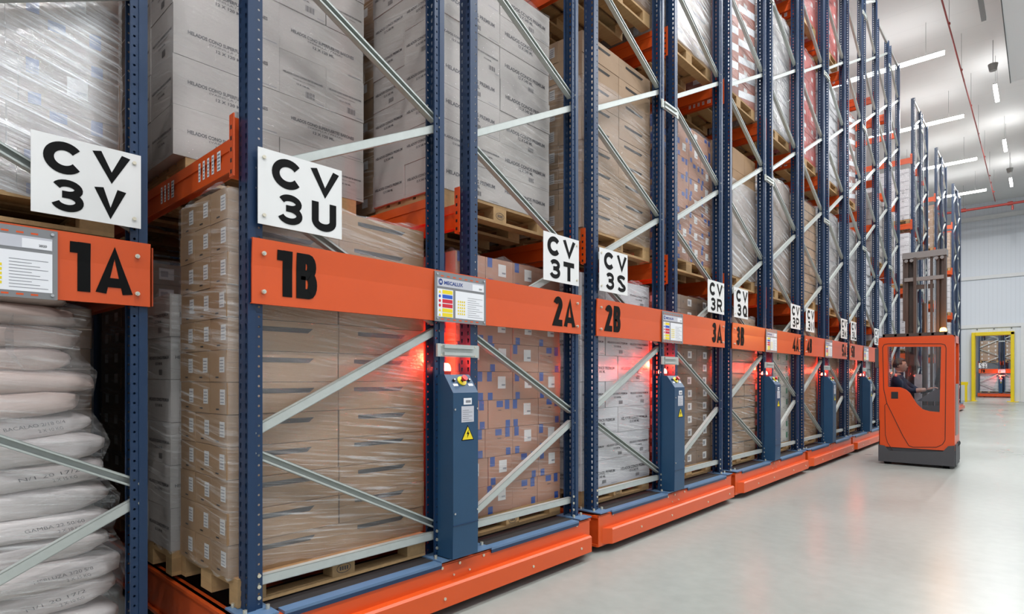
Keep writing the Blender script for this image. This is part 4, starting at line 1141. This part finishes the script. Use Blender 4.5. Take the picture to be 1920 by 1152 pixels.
# ------------------------------------------------------------------ reach truck
TX, TY = -1.6, 12.0
def P(px, py, dy=0.0):
    """measured point on the plane y = TY + dy, in truck-local (x, z)"""
    q = (px - 960) / FPX; y = TY + dy; x = y * (q * C_ - S_) / (C_ + q * S_); f = -x * S_ + y * C_
    return (x - TX, H0 + (HZ - py) * f / FPX)
tk = thing('reach_truck', 'orange reach truck with grey skirt and tall mast standing in the aisle', 'reach truck', (TX, TY, 0))
def panel(outer, holes, y0, y1, m, name, parent):
    bm = bmesh.new()
    def loop(pts, y):
        vs = [bm.verts.new((a, y, b)) for a, b in pts]; return [bm.edges.new((vs[i], vs[(i + 1) % len(vs)])) for i in range(len(vs))]
    es = loop(outer, y0)
    for h in holes: es += loop(h, y0)
    bmesh.ops.triangle_fill(bm, use_beauty=True, use_dissolve=False, edges=es)
    r = bmesh.ops.extrude_face_region(bm, geom=list(bm.faces)); vs = [e for e in r['geom'] if isinstance(e, bmesh.types.BMVert)]
    bmesh.ops.translate(bm, vec=(0, y1 - y0, 0), verts=vs); bmesh.ops.recalc_face_normals(bm, faces=list(bm.faces))
    me = bpy.data.meshes.new(name); bm.to_mesh(me); bm.free(); me.materials.append(MATS[m])
    o = bpy.data.objects.new(name, me); COL.objects.link(o); o.parent = parent; return o
xl, xr = P(1647, 760)[0], P(1790, 760)[0]
zb, zt = .30, P(1720, 631)[1]
outer = [(xl + .02, zb), (xr, zb), (xr, zt - .03), (xr - .03, zt), (xl + .03, zt), (xl, zt - .03), (xl, 1.95), (xl + .02, 1.4)]
win = [P(*p) for p in ((1664, 650.5), (1764.6, 650.5), (1761.8, 773.5), (1741.8, 771.5), (1729.9, 768), (1719.9, 759), (1711.9, 747.5), (1705.9, 737.5), (1697.9, 730.7), (1687.9, 726.7), (1664.8, 726))]
panel(outer, [win], 0, .05, 'truck_orange', 'cab_rear_panel', tk)
panel(win, [], .022, .028, 'cab_glass', 'rear_window', tk)
def strip(pts, w, y, m, name, parent):
    mb = MB()
    for a, b in zip(pts, pts[1:]): mb.bar((a[0], y, a[1]), (b[0], y, b[1]), .006, w, m, up=(0, 1, 0) if 0 else (0, 0, 1)) if abs(a[0] - b[0]) > 1e-4 and abs(b[1] - a[1]) < abs(b[0] - a[0]) * 3 else mb.bar((a[0], y, a[1]), (b[0], y, b[1]), .006 if 0 else w, .006, m, up=(0, 1, 0))
    return mb.build(name, parent)
strip([P(*p) for p in ((1655, 652), (1658, 646.5), (1665, 645), (1765, 645), (1772, 647), (1774, 653), (1772, 826), (1767, 834), (1756, 839), (1712, 839), (1704, 836), (1692, 816), (1676, 783), (1663, 757), (1657, 730), (1655, 652))], .010, -.001, 'truck_seam', 'door_seam', tk)
strip([P(*p) for p in ((1663, 757), (1659, 760), (1660, 815), (1664, 830), (1674, 845))], .008, -.001, 'truck_seam', 'side_seam', tk)
hx, hz = P(1671, 735); hx2, hz2 = P(1684, 748)
MB().box(hx, hx2, -.004, .002, hz2, hz, 'black_rubber').box(hx + .05, hx2 - .01, -.006, -.003, hz2 + .01, hz - .01, 'seat_black').build('door_handle', tk)
# skirt
sk = [P(*p) for p in ((1647.5, 872), (1647.5, 834), (1659, 836), (1668, 846), (1712, 847.5), (1768, 847), (1778, 837), (1790, 836), (1790, 875), (1720, 873.5))]
sk = [(a, max(.045, b)) for a, b in sk]
panel(sk, [], -.03, .02, 'truck_grey', 'rear_skirt', tk)
# side walls
sd = MB(); DEP = .72
sd.box(xr - .045, xr, .05, DEP, zb, 1.05, 'truck_orange').box(xr - .045, xr, .05, .12, 1.05, zt, 'truck_orange').box(xr - .045, xr, DEP - .08, DEP, 1.05, zt, 'truck_orange').box(xr - .045, xr, .05, DEP, zt - .12, zt, 'truck_orange'); sd.build('right_side_panel', tk)
sd = MB(); sd.box(xl, xl + .045, .05, .12, zb, zt, 'truck_orange').box(xl, xl + .045, DEP - .06, DEP, zb, zt, 'truck_orange').box(xl, xl + .045, .05, DEP, zb, .75, 'truck_orange').box(xl, xl + .045, .05, DEP, zt - .1, zt, 'truck_orange'); sd.build('left_side_panel', tk)
MB().box(xl + .02, xr - .02, .02, 1.05, .06, .34, 'truck_grey').box(xr - .02, xr + .012, .05, .62, .06, .40, 'truck_grey').build('chassis', tk)
MB().box(xr, xr + .008, .12, .5, .55, 1.4, 'mast_light').build('side_grille', tk)
for s in (xl + .10, xr - .34): MB().box(s, s + .14, 1.05, 2.4, .06, .28, 'truck_grey').build('support_arm', tk)
for (wx, wy) in ((xl + .12, .12), (xr - .12, .12), (xl + .17, 2.25), (xr - .27, 2.25)): MB().cyl((wx - .05, wy, .09), (wx + .05, wy, .09), .09, 'black_rubber', 18).build('wheel', tk)
# roof guard
rg = MB(); rg.box(xl + .06, xr - .10, .02, .10, zt, zt + .06, 'mast_steel').box(xl + .06, xr - .10, DEP - .08, DEP, zt, zt + .06, 'mast_steel')
for q in range(6):
    x = xl + .06 + q * (xr - xl - .2) / 5; rg.box(x, x + .035, .02, DEP, zt + .01, zt + .05, 'mast_steel')
rg.build('roof_guard', tk)
bx, bz = P(1768, 625, .1)
MB().cyl((bx, .14, zt + .05), (bx, .14, zt + .07), .06, 'truck_grey', 16).build('beacon_base', tk)
MB().lathe((bx, .14, zt + .07), [(.048, 0), (.048, .03), (.04, .055), (.02, .068), (0, .07)], 'beacon_amber_hot', 16).build('beacon', tk, label='glowing amber beacon')
l = bpy.data.lights.new('amber_light', 'POINT'); l.energy = 14; l.color = (1, .35, .03); l.shadow_soft_size = .04
o = bpy.data.objects.new('amber_light', l); o.location = (TX + bx, TY + .14, zt + .20); COL.objects.link(o)
# mirror-like lamp at the left edge
MB().box(xl - .05, xl + .005, -.02, .06, 1.68, 2.02, 'truck_grey').build('side_lamp', tk)
# mast
MY = 1.02
def mx(px): return P(px, 600, MY)[0]
def mz(py): return P(1735, py, MY)[1]
mt = mz(471.5)
m = MB()
for a, b in ((1697, 1718.5), (1755, 1772)):
    xa, xb_ = mx(a), mx(b)
    m.box(xa, xa + .05, MY, MY + .14, .1, mz(482), 'mast_steel').box(xb_ - .05, xb_, MY, MY + .14, .1, mz(482), 'mast_steel').box(xa, xb_, MY + .11, MY + .14, .1, mz(482), 'mast_steel')
m.build('mast_channel', tk)
MB().box(mx(1692.5), mx(1775.5), MY - .05, MY + .2, mz(483), mt, 'mast_light').build('top_crossbar', tk)
m = MB(); m.box(mx(1693), mx(1697), MY - .02, MY + .1, mz(600), mz(483), 'mast_steel').box(mx(1770), mx(1774.5), MY - .02, MY + .1, mz(625), mz(483), 'mast_steel'); m.build('outer_post', tk)
MB().box(mx(1696), mx(1770), MY - .04, MY + .04, mz(526), mz(519), 'mast_light').build('middle_crossbar', tk)
MB().box(mx(1718), mx(1756), MY + .02, MY + .08, mz(541), mz(533), 'mast_steel').build('lower_crossbar', tk)
MB().box(mx(1713.5), mx(1719), MY - .06, MY - .01, mz(630), mz(482), 'mast_steel').build('inner_post', tk)
MB().box(mx(1744), mx(1749), MY - .01, MY + .04, .9, mz(482), 'mast_steel').build('inner_post', tk)
MB().cyl((mx(1734), MY + .03, .6), (mx(1734), MY + .03, mz(569)), .045, 'mast_steel', 14).cyl((mx(1734), MY + .03, mz(569)), (mx(1734), MY + .03, mz(483)), .012, 'chrome', 10).build('lift_cylinder', tk)
for px in (1739, 1752, 1755): MB().box(mx(px) - .008, mx(px) + .008, MY, MY + .02, .5, mz(483), 'chrome').build('lift_chain', tk)
for a in (1700, 1710, 1756.5, 1767): MB().cyl((mx(a), MY - .06, mz(487)), (mx(a), MY + .0, mz(487)), .03, 'mast_light', 12).build('pulley', tk)
MB().box(mx(1700), mx(1768), MY + .2, MY + .28, .55, 1.15, 'mast_steel').build('fork_carriage', tk)
for a in (1712, 1752): MB().box(mx(a) - .05, mx(a) + .05, MY + .28, MY + 1.35, .55, .60, 'mast_steel').build('fork', tk)
# cab interior
MB().box(xl + .12, xl + .62, .30, .74, .62, .74, 'seat_black').build('seat_cushion', tk, bevel=.03)
MB().box(xl + .07, xl + .19, .30, .74, .70, 1.34, 'seat_black').build('seat_backrest', tk, bevel=.03)
MB().box(xl + .1, xl + .6, .28, .76, .34, .62, 'cab_inner').build('seat_box', tk)
MB().box(mx(1717) , mx(1731), .86, .90, .6, P(1725, 702, .86)[1], 'plate_light').box(mx(1700), mx(1770), .90, .94, .5, 1.0, 'cab_inner').build('front_bulkhead', tk)
m = MB(); a = P(1738, 735, .45); b = P(1760, 728, .45)
m.prism([(a[0] - .12, a[1] - .16), (xr - .06, a[1] - .16), (xr - .06, b[1] + .02), (a[0] + .10, a[1] + .02)], 1, .26, .70, 'cab_inner'); m.build('dashboard', tk)
m = MB(); c0 = P(1752, 722, .45); m.cyl((c0[0] + .03, .5, c0[1] - .05), (c0[0] + .02, .5, c0[1] + .02), .015, 'black_rubber', 8)
m.bar((c0[0] + .02, .5, c0[1]), P(1762, 690, .5)[:1] + (.5,) + P(1762, 690, .5)[1:], .02, .05, 'black_rubber'); m.build('control_lever', tk)
MB().cyl((P(1738, 737, .42)[0], .42, P(1738, 737, .42)[1]), (P(1738, 733, .42)[0] - .01, .42, P(1738, 733, .42)[1] + .01), .09, 'black_rubber', 20).build('steering_wheel', tk)

# ------------------------------------------------------------------ driver
def skin_obj(name, verts, edges, radii, m, parent, sub=2, loc=(0, 0, 0)):
    me = bpy.data.meshes.new(name); me.from_pydata(verts, edges, []); me.update()
    o = bpy.data.objects.new(name, me); COL.objects.link(o)
    sm = o.modifiers.new('skin', 'SKIN')
    sk_ = me.skin_vertices[0].data
    for i, r in enumerate(radii): sk_[i].radius = (r, r) if not isinstance(r, tuple) else r
    sk_[0].use_root = True
    sm.use_smooth_shade = True
    s_ = o.modifiers.new('sub', 'SUBSURF'); s_.levels = sub; s_.render_levels = sub
    me.materials.append(MATS[m])
    dg = bpy.context.evaluated_depsgraph_get(); ev = o.evaluated_get(dg); nm = bpy.data.meshes.new_from_object(ev)
    o.modifiers.clear(); o.data = nm; nm.materials.clear(); nm.materials.append(MATS[m])
    for p in nm.polygons: p.use_smooth = True
    o.parent = parent; o.location = loc; return o
pe = thing('driver', 'man with short dark hair and navy sweater sitting in the orange truck, seen in profile', 'person', (TX, TY, 0))
hcx, hcz = P(1688, 686, .5)
def J(px, py, y): a = P(px, py, y); return (a[0], y, a[1])
pelv = (xl + .30, .52, .83)
chest = J(1684, 717, .5); shz = J(1680, 706, .5); neck = (hcx - .015, .5, hcz - .15)
sh = (shz[0] + .02, shz[2])
elbR = J(1706, 734, .30); wrR = J(1738, 731, .30); haR = J(1748, 727, .30)
elbL = J(1712, 728, .72); wrL = J(1728, 735, .66)
V_ = [pelv, (pelv[0] + .0, .52, 1.02), (sh[0] + .01, .52, 1.22), (sh[0] + .01, .52, sh[1] - .04), neck, (hcx - .005, .5, hcz - .07),
      (sh[0], .33, sh[1] - .05), elbR, wrR, (sh[0], .71, sh[1] - .05), elbL, wrL,
      (pelv[0] + .06, .43, .82), (pelv[0] + .50, .42, .86), (pelv[0] + .58, .42, .45), (pelv[0] + .06, .61, .82), (pelv[0] + .50, .62, .86), (pelv[0] + .58, .62, .45)]
E_ = [(0, 1), (1, 2), (2, 3), (3, 4), (4, 5), (3, 6), (6, 7), (7, 8), (3, 9), (9, 10), (10, 11), (0, 12), (12, 13), (13, 14), (0, 15), (15, 16), (16, 17)]
R_ = [.14, .135, .145, .12, .055, .05, .075, .052, .034, .075, .052, .034, .10, .07, .05, .10, .07, .05]
body = skin_obj('body', V_, E_, R_, 'navy_cloth', pe)
# trousers colour comes from a second slot on the low faces, skin on wrists and neck
for mm in ('trouser_cloth', 'skin'): body.data.materials.append(MATS[mm])
wr = Vector(wrR); el = Vector(elbR)
for p in body.data.polygons:
    c = p.center
    if c.z < .95: p.material_index = 1
    if (c - wr).length < (wr - el).length * .62 and c.y < .5: p.material_index = 2
    if c.z > neck[2] - .015: p.material_index = 2
# head
def head_mesh():
    bm = bmesh.new(); bmesh.ops.create_uvsphere(bm, u_segments=24, v_segments=18, radius=1)
    for v in bm.verts:
        x, y, z = v.co
        X = x * .098; Y = y * .076; Z = z * .122
        if z < -.1: X += .016 * (-z) if x > 0 else .02 * z * -1.0; Y *= 1 + .25 * z; 
        if x > .75 and -.75 < z < -.5: X += .004
        if x < 0 and z > -.2: X *= 1.08
        # nose, brow, lips, chin
        g = math.exp(-((y / .20) ** 2)) if x > 0 else 0
        X += g * (.022 * math.exp(-((z + .16) / .13) ** 2) + .006 * math.exp(-((z - .18) / .09) ** 2) + .008 * math.exp(-((z + .46) / .06) ** 2) + .010 * math.exp(-((z + .80) / .12) ** 2) - .004 * math.exp(-((z - .04) / .08) ** 2))
        v.co = (X, Y, Z)
    me = bpy.data.meshes.new('head'); bm.to_mesh(me); bm.free(); me.materials.append(MATS['skin'])
    for p in me.polygons: p.use_smooth = True
    return me
hd = bpy.data.objects.new('head', head_mesh()); COL.objects.link(hd); hd.parent = pe; hd.location = (hcx, .5, hcz); hd.rotation_euler = (0, .03, 0)
bm = bmesh.new(); bmesh.ops.create_uvsphere(bm, u_segments=28, v_segments=20, radius=1)
dele = [v for v in bm.verts if (v.co.x > .45 and v.co.z < .55) or (v.co.z < -.45) or (v.co.x > .05 and v.co.z < .12)]
bmesh.ops.delete(bm, geom=dele, context='VERTS')
rr = random.Random(5)
for v in bm.verts:
    x, y, z = v.co; k = 1 + rr.uniform(-.015, .03)
    v.co = (x * .112 * k - .006, y * .088 * k, z * .136 * k + .004)
me = bpy.data.meshes.new('hair'); bm.to_mesh(me); bm.free(); me.materials.append(MATS['hair'])
for p in me.polygons: p.use_smooth = True
hr = bpy.data.objects.new('hair', me); COL.objects.link(hr); hr.parent = hd
so = hr.modifiers.new('s', 'SOLIDIFY'); so.thickness = .012; so.offset = -1
for s in (-1, 1):
    MB().lathe((0, 0, 0), [(.0, -.010), (.016, -.006), (.020, .004), (.012, .010), (.0, .006)], 'skin', 12).build('ear', hd, loc=(-.012, s * .078, -.012)).rotation_euler = (PI / 2, 0, .2)
    MB().lathe((0, 0, 0), [(0, -.011), (.008, -.008), (.011, 0), (.008, .008), (0, .011)], 'paper', 12).build('eye', hd, loc=(.083, s * .030, .012))
    MB().lathe((0, 0, 0), [(0, -.005), (.004, -.003), (.005, 0), (.004, .003), (0, .005)], 'hair', 10).build('pupil', hd, loc=(.0925, s * .030, .012))
    MB().box(-.004, .003, -.011, .011, -.002, .002, 'hair').build('eyebrow', hd, loc=(.088, s * .032, .034))
MB().box(-.004, .003, -.020, .020, -.003, .003, 'carton_redbrown').build('mouth', hd, loc=(.101, 0, -.062))
MB().lathe((0, 0, 0), [(.062, -.03), (.066, 0), (.060, .03)], 'navy_cloth', 18).build('collar', pe, loc=(neck[0], neck[1], neck[2] + .0))
def hand(wpos, direc, side, name):
    """palm + five curled fingers; direc unit vector along the hand"""
    w = Vector(wpos); d = Vector(direc).normalized(); lat = Vector((0, 1, 0)) * side; up = lat.cross(d).normalized()
    if up.z < 0: up = -up
    vs = [w, w + d * .045, w + d * .085]; es = [(0, 1), (1, 2)]; rs_ = [(.024, .020), (.036, .018), (.036, .015)]
    for i, (ln, off) in enumerate(((.066, -.030), (.076, -.010), (.070, .011), (.054, .030))):
        b = w + d * .088 + lat * off; n0 = len(vs)
        vs += [b, b + d * ln * .45 - up * .006, b + d * ln * .78 - up * .022, b + d * ln * .9 - up * .040]
        es += [(2, n0), (n0, n0 + 1), (n0 + 1, n0 + 2), (n0 + 2, n0 + 3)]; rs_ += [.0095, .009, .0085, .007]
    n0 = len(vs); b = w + d * .03 - lat * .030
    vs += [b, b + d * .030 - lat * .024 - up * .004, b + d * .058 - lat * .028 - up * .014]; es += [(1, n0), (n0, n0 + 1), (n0 + 1, n0 + 2)]; rs_ += [.013, .011, .009]
    return skin_obj(name, vs, es, rs_, 'skin', pe, 2)
hand(wrR, Vector(haR) - Vector(wrR) + Vector((.02, 0, 0)), 1, 'right_hand'); hand(wrL, (1, -.1, .1), -1, 'left_hand')
MB().box(pelv[0] + .53, pelv[0] + .80, .37, .47, .34, .43, 'black_rubber').build('shoe', pe, bevel=.03)
MB().box(pelv[0] + .53, pelv[0] + .80, .57, .67, .34, .43, 'black_rubber').build('shoe', pe, bevel=.03)
